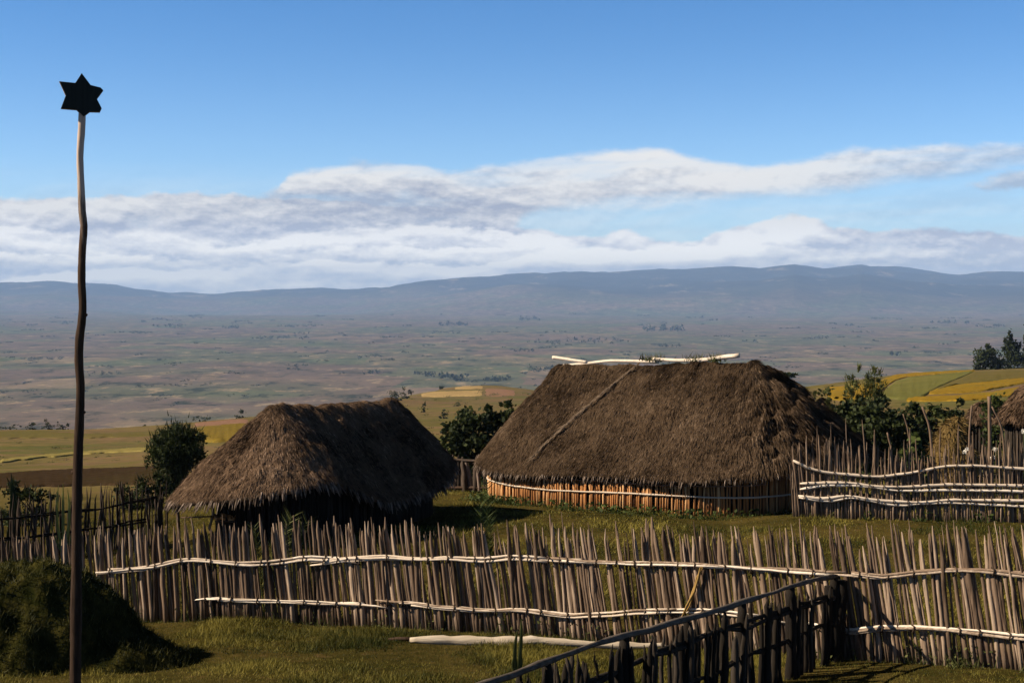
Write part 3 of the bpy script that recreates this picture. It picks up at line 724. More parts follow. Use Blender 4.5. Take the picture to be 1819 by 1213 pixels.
# a bit of fence seen between the two huts
GAP = Path([plan(745, 52.5), plan(800, 52.0), plan(850, 51.6), plan(900, 51.2)])
fg = thing('stake_fence', 'open fence of crooked poles seen through the gap between the huts', 'fence', tuple(GAP.at(1.5)) + (gz(*GAP.at(1.5)),))
fence_stakes(fg, GAP, 0.12, [(740, 806), (800, 806), (850, 808), (905, 806)], 0.05, 0.060, M['stake_dark'], hvar=.08, wob=.03, rvar=.5, lean_var=.08, tints=(.0, 1.1))
rail(fg, GAP, [(750, 816), (800, 815), (835, 818), (890, 817)], .05, M['stake_dark'], 1)
rail(fg, GAP, [(750, 868), (800, 866), (850, 866), (895, 866)], .06, M['pole'], 1)

# ------------------------------------------------------------------ thatched huts
class Hut:
    def __init__(s, c, ang, la_l, la_r, wf, wb, rl, rr, ze, zr, p=3.0, bulge=.085):
        s.bulge = bulge
        s.c = np.array(c, float); s.d = np.array([math.cos(ang), math.sin(ang)]); s.n = np.array([math.sin(ang), -math.cos(ang)])
        s.la_l, s.la_r, s.wf, s.wb, s.rl, s.rr, s.ze, s.zr, s.p = la_l, la_r, wf, wb, rl, rr, ze, zr, p
        ph = np.linspace(0, 2 * PI, 2401); c_, s_ = np.cos(ph), np.sin(ph)
        a = np.sign(c_) * np.abs(c_) ** (2 / p); b = np.sign(s_) * np.abs(s_) ** (2 / p)
        a = np.where(a > 0, a * la_r, a * la_l); b = np.where(b > 0, b * wf, b * wb)       # b > 0 is the front
        L = np.concatenate([[0], np.cumsum(np.hypot(np.diff(a), np.diff(b)))]); s.per = L[-1]
        s._a, s._b, s._L = a, b, L
    def rim(s, q, inset=0.0):
        """eave point at perimeter fraction q (0..1)"""
        l = (np.asarray(q, float) % 1.0) * s.per
        a = np.interp(l, s._L, s._a); b = np.interp(l, s._L, s._b)
        if inset:
            ir, il, jf, jb = inset if isinstance(inset, tuple) else (inset,) * 4
            a = a * np.where(a > 0, (s.la_r - ir) / s.la_r, (s.la_l - il) / s.la_l); b = b * np.where(b > 0, (s.wf - jf) / s.wf, (s.wb - jb) / s.wb)
        return a, b
    def xy(s, a, b): return s.c[0] + a * s.d[0] + b * s.n[0], s.c[1] + a * s.d[1] + b * s.n[1]
    def roof(s, q, t):
        """point of the thatch: q round the eave, t from eave (0) to ridge (1)"""
        a, b = s.rim(q); ra = np.clip(a * 0.93, s.rl, s.rr)
        A = a * (1 - t) + ra * t; B = b * (1 - t) * 1.0
        ze = s.ze(a, b); zr = s.zr(ra)
        k = t + s.bulge * np.sin(PI * t) - 0.05 * np.clip((t - .9) / .1, 0, 1) ** 2
        Z = ze + (zr - ze) * k
        x, y = s.xy(A, B); return np.stack([x, y, Z], -1), A, B
def hut_roof(h, root, mat, seed, strands, chunk=None, tip_n=900, tip_len=.30, lift=.11):
    nq, nt = 420, 70
    q = np.arange(nq) / nq; t = np.linspace(0, 1, nt) ** 1.0
    Q, T = np.meshgrid(q, t, indexing='ij')
    P, A, B = h.roof(Q, T)
    P0 = P.copy()
    def disp(A, B, T):
        n = 0.22 * fbm(A * .55, B * .55, seed, 3) + 0.13 * fbm(A * 2.4, B * 2.4, seed + 3, 3) + 0.07 * fbm(A * 7, B * 7, seed + 5, 2)
        if chunk is not None: n = n + chunk(A, B) * (0.55 * fbm(A * 2.9, B * 2.9, seed + 8, 2))
        return n * (0.35 + 0.65 * np.clip(T * 8, 0, 1)) * (1 - .4 * np.clip((T - .9) * 10, 0, 1))
    P[..., 2] += disp(A, B, T)
    # under side: lip, then back in under the eave
    lip = P[:, 0, :].copy(); lip[:, 2] -= 0.16 + 0.06 * fbm(q * 60, 2.0, seed, 3)
    inn, _, _ = h.roof(q, np.full(nq, .30)); inn[:, 2] -= .32
    inn2, _, _ = h.roof(q, np.full(nq, .93)); inn2[:, 2] -= .34
    V = np.concatenate([inn2[:, None], inn[:, None], lip[:, None], P], 1); m = nt + 3
    i = np.arange(nq)[:, None] * m; k = ((np.arange(nq) + 1) % nq)[:, None] * m; j = np.arange(m - 1)[None, :]
    F = np.stack([i + j, k + j, k + j + 1, i + j + 1], -1).reshape(-1, 4)
    tint = 0.5 + 0.5 * fbm(np.concatenate([A[:, :3], A], 1) * .9, np.concatenate([B[:, :3], B], 1) * .9, seed + 20, 4)
    mb = MB(); mb.add(V.reshape(-1, 3), F, tint.ravel())
    # loose straw all over, combed down the slope
    n = strands; qs = RNG.random(n); ts = RNG.random(n) ** 1.25 * .985
    p1, a1, b1 = h.roof(qs, ts); p0, _, _ = h.roof(qs, np.maximum(ts - .03, 0)); p2, _, _ = h.roof(qs, np.minimum(ts + .02, 1))
    dn = p0 - p2; dn /= np.linalg.norm(dn, axis=1)[:, None] + 1e-9
    p1[:, 2] += disp(a1, b1, ts) + .012
    D = dn + RNG.normal(0, .11, (n, 3)); D[:, 2] += RNG.uniform(0.02, lift, n)
    side = np.tile([0, 0, 1.0], (n, 1)) + RNG.normal(0, .2, (n, 3))
    ch = chunk(a1, b1) if chunk is not None else np.zeros(n)
    mb.blades(p1, D, RNG.uniform(.10, .25, n) * (1 + .9 * ch), RNG.uniform(.010, .024, n) * (1 + 1.4 * ch), np.clip(RNG.normal(.52, .22, n) + .15 * ch, 0, 1.2), side)
    ro = mb.build('roof', mat, root)
    # the ragged grey straw ends along the eave
    n = tip_n; qs = RNG.random(n); p1, _, _ = h.roof(qs, np.full(n, .012)); p0, _, _ = h.roof(qs, np.zeros(n)); p2, _, _ = h.roof(qs, np.full(n, .04))
    dn = p0 - p2; dn /= np.linalg.norm(dn, axis=1)[:, None] + 1e-9
    eb = MB()
    for k in range(n):
        b_ = p1[k] + (0, 0, -.10 + .08 * RNG.random()); d_ = dn[k] + RNG.normal(0, .12, 3); d_[2] -= .35
        d_ /= np.linalg.norm(d_); L = tip_len * RNG.uniform(.5, 1.25)
        eb.tube([b_, b_ + d_ * L * .6, b_ + d_ * L + (0, 0, -.02)], [.020, .016, .007], 4, RNG.random())
    eb.build('fringe', M['straw_tip'], ro)['kind'] = 'stuff'
    return ro
def hut_wall(h, root, mat, inset, spacing, r, zt_off, name='wall', skip=None, tints=(.1, 1.0)):
    mb = MB(); n = int(h.per / spacing)
    for k in range(n):
        q = (k + RNG.uniform(-.3, .3)) / n
        a, b = h.rim(q, inset)
        if skip and skip(float(a), float(b)): continue
        x, y = h.xy(float(a), float(b)); zb = gz(x, y) - .1; zt = float(h.ze(a, b)) + zt_off + RNG.uniform(-.05, .1)
        x += RNG.normal(0, .012); y += RNG.normal(0, .012)
        m_ = np.array([x + RNG.normal(0, .012), y + RNG.normal(0, .012), (zb + zt) / 2])
        mb.tube([(x, y, zb), m_, (x + RNG.normal(0, .02), y, zt)], r * RNG.uniform(.75, 1.3), 5, RNG.uniform(*tints), twist=RNG.random() * 5)
    return mb.build(name, mat, root)
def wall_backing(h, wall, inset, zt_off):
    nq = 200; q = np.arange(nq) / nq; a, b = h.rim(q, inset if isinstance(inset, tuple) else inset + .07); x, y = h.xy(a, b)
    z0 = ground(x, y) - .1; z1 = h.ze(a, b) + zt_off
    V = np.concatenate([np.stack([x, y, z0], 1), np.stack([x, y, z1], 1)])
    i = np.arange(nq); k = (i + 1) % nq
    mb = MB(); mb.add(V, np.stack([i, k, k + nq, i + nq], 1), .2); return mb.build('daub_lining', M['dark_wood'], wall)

# the large hut on the right
phi = math.radians(-33)
HB = Hut((4.67, 46.9), phi, 5.75, 7.0, 4.05, 4.7, -3.45, 3.45,
         lambda a, b: -5.60 + 0.03 * a + 0.04 * np.sin(a * .8 + 1) + np.clip((a - 2.5) / 4.0, 0, 1) ** 1.5 * .38 + np.where(a < -4.2, .12 * (-a - 4.2), 0),
         lambda a: -2.17 + 0.046 * a + 0.03 * np.sin(a * 1.3), p=3.3, bulge=.03)
hb = thing('thatched_hut', 'large thatched hut with sunlit reddish stake wall and pale ridge poles', 'hut', (4.67, 46.9, gz(4.67, 46.9)))
chunkB = lambda a, b: np.clip((a - 3.0 - .25 * np.abs(b)) / 1.2, 0, 1)
roofB = hut_roof(HB, hb, M['thatch'], 100, 70000, chunkB, 700, .24)
HW = Hut((4.67, 46.9), phi, 5.45, 5.6, 3.86, 3.6, -3.45, 3.45, HB.ze, HB.zr, p=2.9); WI = 0.0
wallB = hut_wall(HW, hb, M['hut_wall'], WI, .078, .032, -.06)
wall_backing(HW, wallB, .07, -.08)
def hut_rail(h, root, inset, pix_z, q0, q1, r, mat, name='wall_rail'):
    n = 90; q = np.linspace(q0, q1, n); a, b = h.rim(q, inset); x, y = h.xy(a, b)
    z = pix_z(a) + .02 * fbm(a * 1.2, 3.0, 4, 3)
    mb = MB(); mb.tube(np.stack([x, y, z], 1), r * (1 + .3 * fbm(a * 2.5, 1.0, 9, 2)), 7, .6, rough=.2); return mb.build(name, mat, root)
qf = lambda a_: float(np.interp(-a_, -HW._a[:1201], HW._L[:1201]) / HW.per)          # front side: a runs from right to left
hut_rail(HW, hb, -.06, lambda a: -6.13 + .02 * a + .03 * np.sin(a * .9), qf(5.9), qf(-5.5), .026, M['rail'])
hut_rail(HW, hb, -.06, lambda a: -5.82 + .03 * a + .03 * np.sin(a * .7 + 2), qf(5.0), qf(-5.5), .02, M['log_end'])
def roof_front(h, a, t):
    b = h.wf * (1 - t); x, y = h.xy(a, b); ze = float(h.ze(a, h.wf)); zr = float(h.zr(min(max(a, h.rl), h.rr)))
    return np.array([x, y, ze + (zr - ze) * (t + h.bulge * math.sin(PI * t))])
# poles along the ridge
def pole_px(name, pix, Y0, Y1, r, mat, root):
    us = [p[0] for p in pix]; mb = MB()
    P = [at(u, v, Y0 + (Y1 - Y0) * (u - us[0]) / (us[-1] - us[0])) for u, v in pix]
    P = np.array([tuple(p) for p in P]); d = np.concatenate([[0], np.cumsum(np.linalg.norm(np.diff(P, axis=0), axis=1))])
    sq = np.linspace(0, d[-1], 18); C = np.stack([pchip(d, P[:, k], sq) for k in range(3)], 1); C[:, 2] += .012 * fbm(sq * 1.5, us[0], 4, 2)
    mb.tube(C, np.linspace(r[0], r[1], 18), 8, .8, rough=.15); return mb.build(name, mat, root)
pole_px('ridge_pole', [(992, 650), (1040, 646), (1090, 641), (1150, 642), (1170, 643)], 48.9, 46.9, (.045, .06), M['rail'], hb)
pole_px('ridge_pole', [(1158, 637), (1200, 640), (1240, 640), (1280, 635), (1313, 631)], 47.0, 45.2, (.05, .075), M['rail'], hb)
pole_px('ridge_pole', [(982, 635), (1000, 637), (1020, 640), (1042, 643)], 49.1, 48.3, (.06, .045), M['rail'], hb)
mb = MB()
seam = [(-0.35, .97), (-0.75, .82), (-1.2, .64), (-1.65, .46), (-2.1, .28), (-2.45, .12)]
P = np.array([roof_front(HB, a, t) for a, t in seam]); n = 420; f = RNG.random(n); fs = np.linspace(0, 1, len(P))
C = np.stack([np.interp(f, fs, P[:, k]) for k in range(3)], 1) + RNG.normal(0, 1, (n, 3)) * (.020, .015, .012) + (0, -.01, .045)
dd = P[-1] - P[0]; dd /= np.linalg.norm(dd)
mb.blades(C, dd[None] + RNG.normal(0, .12, (n, 3)), RNG.uniform(.15, .4, n), .022, np.clip(RNG.normal(.55, .2, n), 0, 1), np.tile([0, -.6, .8], (n, 1)) + RNG.normal(0, .2, (n, 3)))
mb.build('thatch_seam', M['seam'], hb)['kind'] = 'stuff'
# weeds rooted in the ridge
for u_, w_, y_ in ((1160, .22, 47.0), (1243, .25, 46.1), (1272, .14, 45.7)):
    p = at(u_, 641, y_); mb = MB(); n = 90
    c = np.array(tuple(p)) + RNG.normal(0, 1, (n, 3)) * (w_, .10, .03)
    mb.blades(c, np.stack([RNG.normal(0, .5, n), RNG.normal(0, .3, n), np.ones(n)], 1), RNG.uniform(.1, .34, n), .035, RNG.random(n)); mb.build('ridge_weed', M['leaf_olive'], hb)

# the smaller hut on the left, its long side in shade
phi2 = math.radians(60)
HS = Hut((-4.94, 39.8), phi2, 5.15, 4.25, 2.4, 3.1, -2.6, 2.6,
         lambda a, b: -4.98 + .03 * a + np.where(b < 0, .11 * b, 0.0) + np.where(b > 0, .15 * b, 0.0) * np.clip((-a - 1) / 2.4, 0, 1) - .24 * np.maximum(b, 0) * np.sin(PI / 2 * np.clip((a + 3.6) / 3.4, 0, 1)) ** 2 * np.sin(PI / 2 * np.clip((4.2 - a) / 2.2, 0, 1)) ** 2 + .03 * np.sin(a * 1.4),
         lambda a: -2.93 - .028 * a + .03 * np.sin(a * 2), p=2.7, bulge=.02)
hs = thing('thatched_hut', 'smaller thatched hut on the left, its long side in deep shade', 'hut', (-4.94, 39.8, gz(-4.94, 39.8)))
roofS = hut_roof(HS, hs, M['thatch2'], 300, 32000, None, 700, .28, .12)
wallS = hut_wall(HS, hs, M['shade_wood'], (.35, 1.5, .9, .8), .085, .035, .2)
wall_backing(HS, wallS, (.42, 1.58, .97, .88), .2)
def post_at(root, u, Y, vt, r, mat, name='post', bend=.05, tint=.6):
    x = float(ray(u, 930)[0]) * Y; zb = gz(x, Y) - .1; zt = float(ray(u, vt)[1]) * Y
    f = np.linspace(0, 1, 8); mb = MB()
    mb.tube(np.stack([x + bend * fbm(f * 2.5, u, 3, 2), Y + 0 * f, zb + (zt - zb) * f], 1), r * (1.05 - .25 * f), 7, tint, rough=.25); return mb.build(name, mat, root)
post_at(hs, 318, 37.6, 892, .055, M['pole'])
post_at(hs, 377, 37.2, 886, .045, M['stake'], bend=.16)
post_at(hs, 439, 36.7, 872, .045, M['stake'], bend=.2, tint=.9)
post_at(hs, 505, 36.4, 872, .05, M['dark_wood'])
mb = MB(); mb.tube([at(322, 919, 37.5), at(350, 918, 37.3), at(376, 917, 37.1)], .022, 6, .5); mb.build('porch_rail', M['pole'], hs)
# firewood stacked under the eave
fw = tag(thing('firewood_stack', 'small stack of split firewood under the eave of the smaller hut', 'firewood', tuple(at(410, 955, 37.1))))
mb = MB()
shelf_z = at(410, 925, 37.1).z
for k in range(26):
    u = RNG.uniform(384, 428); c = at(u, RNG.uniform(913, 925), 37.1 + RNG.normal(0, .03)); c.z = shelf_z + RNG.uniform(0, .17)
    d = Vector((RNG.normal(.25, .2), -.9, RNG.normal(0, .06))); mb.tube([c - d * .25, c + d * .22], RNG.uniform(.03, .05), 6, RNG.random(), rough=.3)
mb.build('firewood', M['hut_wall'], fw)
mb = MB(); y_ = 37.1
for u in (384, 428):
    for dyy in (-.22, .22):
        b = at(u, 925, y_ + dyy); mb.tube([(b.x, b.y, gz(b.x, b.y) - .1), (b.x, b.y, shelf_z - .02)], .025, 6, .4)
for dyy in (-.2, 0, .2): mb.tube([at(382, 925, y_ + dyy) + Vector((0, 0, -.01)), at(430, 925, y_ + dyy) + Vector((0, 0, -.01))], .03, 6, .4)
mb.build('rack', M['pole'], fw)
mb = MB(); mb.tube([at(440, 858, 36.25), at(460, 850, 36.2), at(480, 843, 36.2)], .02, 6, .5); mb.build('thatch_stick', M['stake'], hs)

# ------------------------------------------------------------------ the star on its pole
PY = 14.0
sp_ = thing('star_pole', 'tall crooked wooden pole topped with a dark six-pointed star', 'pole', (float(ray(134, 1361)[0]) * PY, PY, gz(float(ray(134, 1361)[0]) * PY, PY)))
pix = [(134, 1380), (134, 1213), (135, 1100), (136, 990), (137, 880), (139, 800), (142, 730), (143, 690), (140, 640), (141, 605), (146, 565), (147, 540), (145, 500), (146, 450), (149, 400), (146, 375), (144, 330), (142, 280), (145, 230), (146, 200)]
P = np.array([tuple(at(u, v, PY)) for u, v in pix]); d = np.concatenate([[0], np.cumsum(np.linalg.norm(np.diff(P, axis=0), axis=1))])
sq = np.linspace(0, d[-1], 90); C = np.stack([pchip(d, P[:, k], sq) for k in range(3)], 1)
rad = np.interp(sq / d[-1], [0, .15, .5, .75, 1], [.061, .057, .048, .037, .034]) * (1 + .12 * fbm(sq * 2.3, 1.0, 3, 3))
tt = np.interp(sq / d[-1], [0, .72, .84, .93, 1], [.15, .25, .7, 1.15, 1.5])
mb = MB(); mb.tube(C, rad, 14, np.repeat(tt, 14), rough=.09); mb.build('pole', M['pole'], sp_)
mb = MB()
for i_, sx in ((62, 1), (49, 1), (41, -1), (35, 1)):
    c = C[i_]; mb.tube([c + (sx * rad[i_] * .5, 0, 0), c + (sx * rad[i_] * 1.25, -.01, .02)], [.022, .012], 7, .4)
mb.build('knot', M['pole'], sp_)
# the star: outline in metres, 7 cm thick, turned a little to the right
outl = [(525, 195), (612, 318), (708, 340), (735, 368), (672, 462), (718, 560), (700, 600), (600, 602), (540, 655), (470, 585), (318, 577), (366, 440), (305, 292), (462, 302)]
sc_ = 200.0 / 1213.0 * PY / FPX
cxs, cys = 525.0, 420.0
yaw = math.radians(17)
cen = at(60 + cxs * 200 / 1213, 100 + cys * 200 / 1213, PY)
def star_pt(px_, py_, dep):
    a = (px_ - cxs) * sc_ / math.cos(yaw); b = -(py_ - cys) * sc_
    return (cen.x + a * math.cos(yaw) - dep * math.sin(yaw) * -1 * -1, cen.y - .02 + a * math.sin(yaw) + dep * math.cos(yaw), cen.z + b)
n = len(outl)
bev = .006
def ring(dep, shrink):
    o_ = []
    for k, (a, b) in enumerate(outl):
        o_.append(star_pt(cxs + (a - cxs) * shrink, cys + (b - cys) * shrink, dep))
    return o_
rings = [ring(-.045, .965), ring(-.038, 1.0), ring(.038, 1.0), ring(.045, .965)]
V = np.array(sum(rings, [])); F = []
mb = MB()
for k in (0, 2):
    for i in range(n): F.append((k * n + i, k * n + (i + 1) % n, (k + 1) * n + (i + 1) % n, (k + 1) * n + i))
mb.add(V, np.array(F)[:, ::-1], .4)
mb.lp.append(np.arange(n)[::-1] * 1); mb.tot.append(np.array([n])); mb.lp.append(np.arange(n) + 3 * n); mb.tot.append(np.array([n]))
so = mb.build('star', M['star'], sp_, smooth=False)
V = np.array(rings[1] + rings[2]); mb = MB(); mb.add(V, np.array([(i, i + n, (i + 1) % n + n, (i + 1) % n) for i in range(n)]), .85); mb.build('rim', M['stake'], so, smooth=False)

# ------------------------------------------------------------------ grassy mound on the left
mcx, mcy = float(ray(60, 1080)[0]) * 21.2, 21.2
mound = thing('grass_mound', 'low earth mound overgrown with grass beside the star pole', 'mound', (mcx, mcy, gz(mcx, mcy)))
def mound_h(x, y):
    dx_, dy_ = x - mcx, y - mcy
    r1 = np.sqrt((dx_ / 1.75) ** 2 + (dy_ / 1.9) ** 2); r2 = np.sqrt(((dx_ - 1.25) / 1.3) ** 2 + ((dy_ + .25) / 1.3) ** 2); r3 = np.sqrt(((dx_ + 2.4) / 2.0) ** 2 + ((dy_ + .1) / 1.8) ** 2)
    f = lambda r, k: np.clip(1 - r ** k, 0, 1)
    h_ = np.maximum(np.maximum(1.48 * f(r1, 2.4) ** .85, .50 * f(r2, 2)), 1.05 * f(r3, 2.2))
    return h_ + (0.34 * fbm(x * 1.3, y * 1.3, 60, 3) + .20 * fbm(x * 4, y * 4, 61, 3)) * np.clip(h_ * 2, 0, 1)
xs = np.linspace(mcx - 4.6, mcx + 3.2, 110); ys = np.linspace(mcy - 2.6, mcy + 2.6, 80)
X, Y = np.meshgrid(xs, ys, indexing='ij'); H = mound_h(X, Y); Z = ground(X, Y) + H - .06
i = np.arange(109)[:, None] * 80; j = np.arange(79)[None, :]
mb = MB(); mb.add(np.stack([X, Y, Z], -1).reshape(-1, 3), np.stack([i + j, i + 80 + j, i + 81 + j, i + j + 1], -1).reshape(-1, 4), .3)
M['mound_weeds'] = leaf_mat('mound_weeds', (.012, .017, .004), (.125, .112, .026), 0.12)
def turf_mat():
    m, g, b, o = new_mat('turf'); p = pos_of(g); n = g.noise(p, 4.0, 5, .6)
    g.put(b.inputs['Base Color'], g.mix(g.sstep(n, .35, .7), (.012, .014, .004), (.040, .036, .010))); b.inputs['Specular IOR Level'].default_value = 0
    bump(g, b, n, 1.0, .1); return m
mo = mb.build('turf', turf_mat(), mound)
n = 42000; x = RNG.uniform(mcx - 4.4, mcx + 3.0, n); y = RNG.uniform(mcy - 2.5, mcy + 2.2, n); hh = mound_h(x, y); ok = hh > .03
x, y, hh = x[ok], y[ok], hh[ok]; n = len(x)
mb = MB(); pt = 0.16 + 0.7 * fbm(x * 1.1, y * 1.1, 71, 3)
mb.blades(np.stack([x, y, ground(x, y) + hh - .08], 1), np.stack([RNG.normal(0, .55, n), RNG.normal(0, .55, n), np.ones(n)], 1), RNG.uniform(.04, .15, n), RNG.uniform(.008, .018, n), np.clip(pt + RNG.normal(0, .18, n), 0, 1))
mb.build('grass', M['mound_weeds'], mound)['kind'] = 'stuff'

# ------------------------------------------------------------------ pasture grass (nobody could count it)
def grass_patch(name, x0, x1, y0, y1, n, L, W, seed, mat='grass', bias=0.45, keepf=None, tuft=0.6):
    x = RNG.uniform(x0, x1, n); y = RNG.uniform(y0, y1, n)
    ok = np.abs(x / y) < 0.385
    if keepf is not None: ok &= keepf(x, y)
    d = fbm(x * .8, y * .8, seed, 3)
    ok &= RNG.random(n) < np.clip(.8 + d * tuft * 2, .55, 1)
    x, y, d = x[ok], y[ok], d[ok]; n = len(x)
    mb = MB(); t = bias + 1.1 * fbm(x * .55, y * .55, seed + 9, 4) + .45 * fbm(x * 3, y * 3, seed + 12, 2)
    mb.blades(np.stack([x, y, ground(x, y) - .02], 1), np.stack([RNG.normal(0, .6, n), RNG.normal(0, .6, n), np.ones(n)], 1), RNG.uniform(*L, n) * (1 + .9 * np.clip(d * 2, -.5, 1)), RNG.uniform(*W, n), np.clip(t + RNG.normal(0, .2, n), 0, 1))
    o = mb.build(name, M[mat]); tag(o, kind='stuff'); return o
tag(grass_patch('grass', -11, 10, 13.5, 26.5, 500000, (.04, .12), (.007, .016), 31, bias=.42), 'short patchy pasture grass in front of and along the front fence', 'grass')
tag(grass_patch('grass', -14, 19, 25.8, 58, 260000, (.05, .14), (.012, .028), 51, bias=.45), 'rough yard grass between the front fence and the huts', 'grass')
# taller tufts along the foot of the fences and the big hut's wall
def tufts(name, label, spots, L, W, mat, cat='weeds'):
    mb = MB()
    for x, y, r, n in spots:
        px = x + RNG.normal(0, r, n); py = y + RNG.normal(0, r * .5, n)
        mb.blades(np.stack([px, py, ground(px, py) - .02], 1), np.stack([RNG.normal(0, .5, n), RNG.normal(0, .5, n), np.ones(n)], 1), RNG.uniform(L[0], L[1], n), RNG.uniform(*W, n), np.clip(RNG.normal(.45, .25, n), 0, 1))
        k = n // 2; c = np.stack([x + RNG.normal(0, r, k), y + RNG.normal(0, r * .5, k)], 1)
        mb.leaves(np.column_stack([c, ground(c[:, 0], c[:, 1]) + RNG.uniform(.03, L[1], k)]), W[1] * 3.2, np.clip(RNG.normal(.4, .25, k), 0, 1))
    tag(mb.build(name, M[mat]), label, cat, kind='stuff')
sp = []
for s_ in np.arange(1.5, FRONT.len, .32):
    if RNG.random() < .62: p = FRONT.at(s_); sp.append((p[0], p[1] - .12 + RNG.normal(0, .1), .14, int(RNG.uniform(10, 40))))
for u_, v_, n_ in ((1655, 1150, 120), (1690, 1165, 90), (1630, 1172, 90), (1720, 1180, 70), (870, 1108, 60), (1010, 1115, 50), (620, 1098, 50), (300, 1075, 80), (250, 1062, 70)):
    p_ = hit(u_, v_ + 6); sp.append((p_.x, p_.y, .16, n_))
tufts('weeds', 'green weeds and grass tufts along the foot of the front fence', sp, (.08, .30), (.008, .018), 'leaf_olive')
sp = []
for a_ in np.arange(-5.2, 5.4, .28):
    b_ = HW.rim(qf(a_), 0.0)[1]; x, y = HB.xy(a_, float(b_) + .35 + abs(RNG.normal(0, .35)))
    if RNG.random() < .8: sp.append((x, y, .25, int(RNG.uniform(15, 60) * (1.6 if a_ < -1 else .8))))
for s_ in np.arange(.4, BACKR.len, .5):
    if RNG.random() < .5: p = BACKR.at(s_); sp.append((p[0], p[1] - .25, .15, int(RNG.uniform(10, 30))))
tufts('weeds', 'low dark green weeds along the wall of the large hut and the back fence', sp, (.08, .26), (.02, .04), 'leaf_mid')

# ------------------------------------------------------------------ the peeled log in front of the fence
l0, l1 = hit(728, 1141), hit(1195, 1151)
lg = thing('log', 'long peeled pale log with a brown end lying in front of the fence', 'log', tuple((l0 + l1) / 2))
f = np.linspace(0, 1, 40); C = np.array(l0)[None] * (1 - f[:, None]) + np.array(l1)[None] * f[:, None]
C[:, 2] = ground(C[:, 0], C[:, 1]) + .055 + .015 * fbm(f * 9, 2.0, 4, 3); C[:, 1] += .05 * fbm(f * 4, 8.0, 5, 2)
rad = np.interp(f, [0, .04, .12, .5, 1], [.048, .070, .086, .080, .052]) * (1 + .55 * fbm(f * 11, 5.0, 6, 4))
mb = MB(); mb.tube(C, rad, 12, .6, rough=.12); mb.build('trunk', M['log'], lg)
e0 = hit(690, 1138); mb = MB()
mb.tube([tuple(e0 + Vector((0, 0, .03))), tuple((e0 + l0) / 2 + Vector((0, 0, .05))), tuple(l0 + Vector((.06, 0, .055)))], [.018, .032, .035], 8, .3, rough=.3); mb.build('bark_end', M['pole'], lg)

# ------------------------------------------------------------------ plants
def frond_mesh(mb, base, tip, droop, n=46, leaf=.28, width=.02, tint=.5, bare=.15):
    b = np.array(tuple(base)); e = np.array(tuple(tip)); f = np.linspace(0, 1, 12)
    C = b[None] * (1 - f[:, None]) + e[None] * f[:, None]; C[:, 2] += droop * np.sin(f * PI)
    mb.tube(C, .014 * (1.1 - f), 5, tint)
    ax = (e - b) / np.linalg.norm(e - b); sd = np.cross(ax, (0, -1, .2)); sd /= np.linalg.norm(sd)
    fs = np.repeat(np.linspace(bare, 1, n), 2); sg = np.tile([1, -1], n)
    P = np.stack([np.interp(fs, f, C[:, k]) for k in range(3)], 1)
    D = ax[None] * .8 + sd[None] * sg[:, None] * .75 + RNG.normal(0, .12, (2 * n, 3))
    L = leaf * (1 - .55 * np.abs(fs - .45)) * RNG.uniform(.8, 1.15, 2 * n)
    mb.blades(P, D, L, width, np.clip(tint + RNG.normal(0, .2, 2 * n), 0, 1))
def palm(label, u, Y, fronds, mat, group=None, dry=None):
    x = float(ray(u, 1000)[0]) * Y; z = gz(x, Y)
    r = thing('palm_sapling', label, 'plant', (x, Y, z), group)
    for (u1, v1, dr, leaf, tn) in fronds:
        mb = MB(); frond_mesh(mb, (x, Y, z), at(u1, v1, Y + RNG.normal(0, .15)), dr, leaf=leaf, tint=tn); mb.build('frond', M[mat], r)
    for (u1, v1) in (dry or ()):
        mb = MB(); e = at(u1, v1, Y - .1); m_ = (Vector((x, Y, z)) * .35 + e * .65) + Vector((0, 0, .15))
        for k in range(5):
            q = np.array(tuple(e)) + RNG.normal(0, .05, 3); mb.tube([tuple(m_), tuple((m_ + e) / 2 + Vector((.03 * k, 0, .05))), q], [.012, .02, .004], 4, RNG.random())
        mb.build('dry_leaf', M['dry_leaf'], r)
    return r
palm('slim upright palm shoot with dry leaves behind the middle of the front fence', 864, 25.2, [(866, 858, .0, .34, .45), (853, 898, .05, .3, .35), (872, 925, .04, .25, .5), (850, 950, .1, .3, .3)], 'leaf_mid', dry=[(849, 935), (880, 968), (845, 960)])
palm('drooping green palm frond behind the front fence below the smaller hut', 468, 26.4, [(518, 918, .12, .36, .75), (545, 926, .22, .34, .4), (500, 945, .10, .3, .55), (452, 935, .1, .3, .3), (515, 980, .35, .3, .9)], 'leaf_olive')
def blade_plant(label, u, v, Y, leaves_, mat, w=.05):
    x = float(ray(u, v)[0]) * Y; z = gz(x, Y); r = thing('leafy_shoot', label, 'plant', (x, Y, z))
    for u1, v1, bend, tn in leaves_:
        e = np.array(tuple(at(u1, v1, Y))); b = np.array((x, Y, z)); f = np.linspace(0, 1, 9)
        C = b[None] * (1 - f[:, None]) + e[None] * f[:, None]; C[:, 0] += bend * np.sin(f * PI) ; C[:, 2] += abs(bend) * .4 * np.sin(f * PI)
        wd = w * np.sin(np.clip(f * .92 + .08, 0, 1) * PI) ** .7 + .006
        S = np.array([1.0, .25, 0.0]); V = np.stack([C - S * wd[:, None] * .5 + (0, 0, 0.01), C + (0, -.012, -.004), C + S * wd[:, None] * .5 + (0, 0, .01)], 1).reshape(-1, 3)
        i = np.arange(8)[:, None] * 3; j = np.arange(2)[None, :]
        mb = MB(); mb.add(V, np.stack([i + j, i + 3 + j, i + 4 + j, i + j + 1], -1).reshape(-1, 4), tn); mb.build('leaf', M[mat], r)
    return r
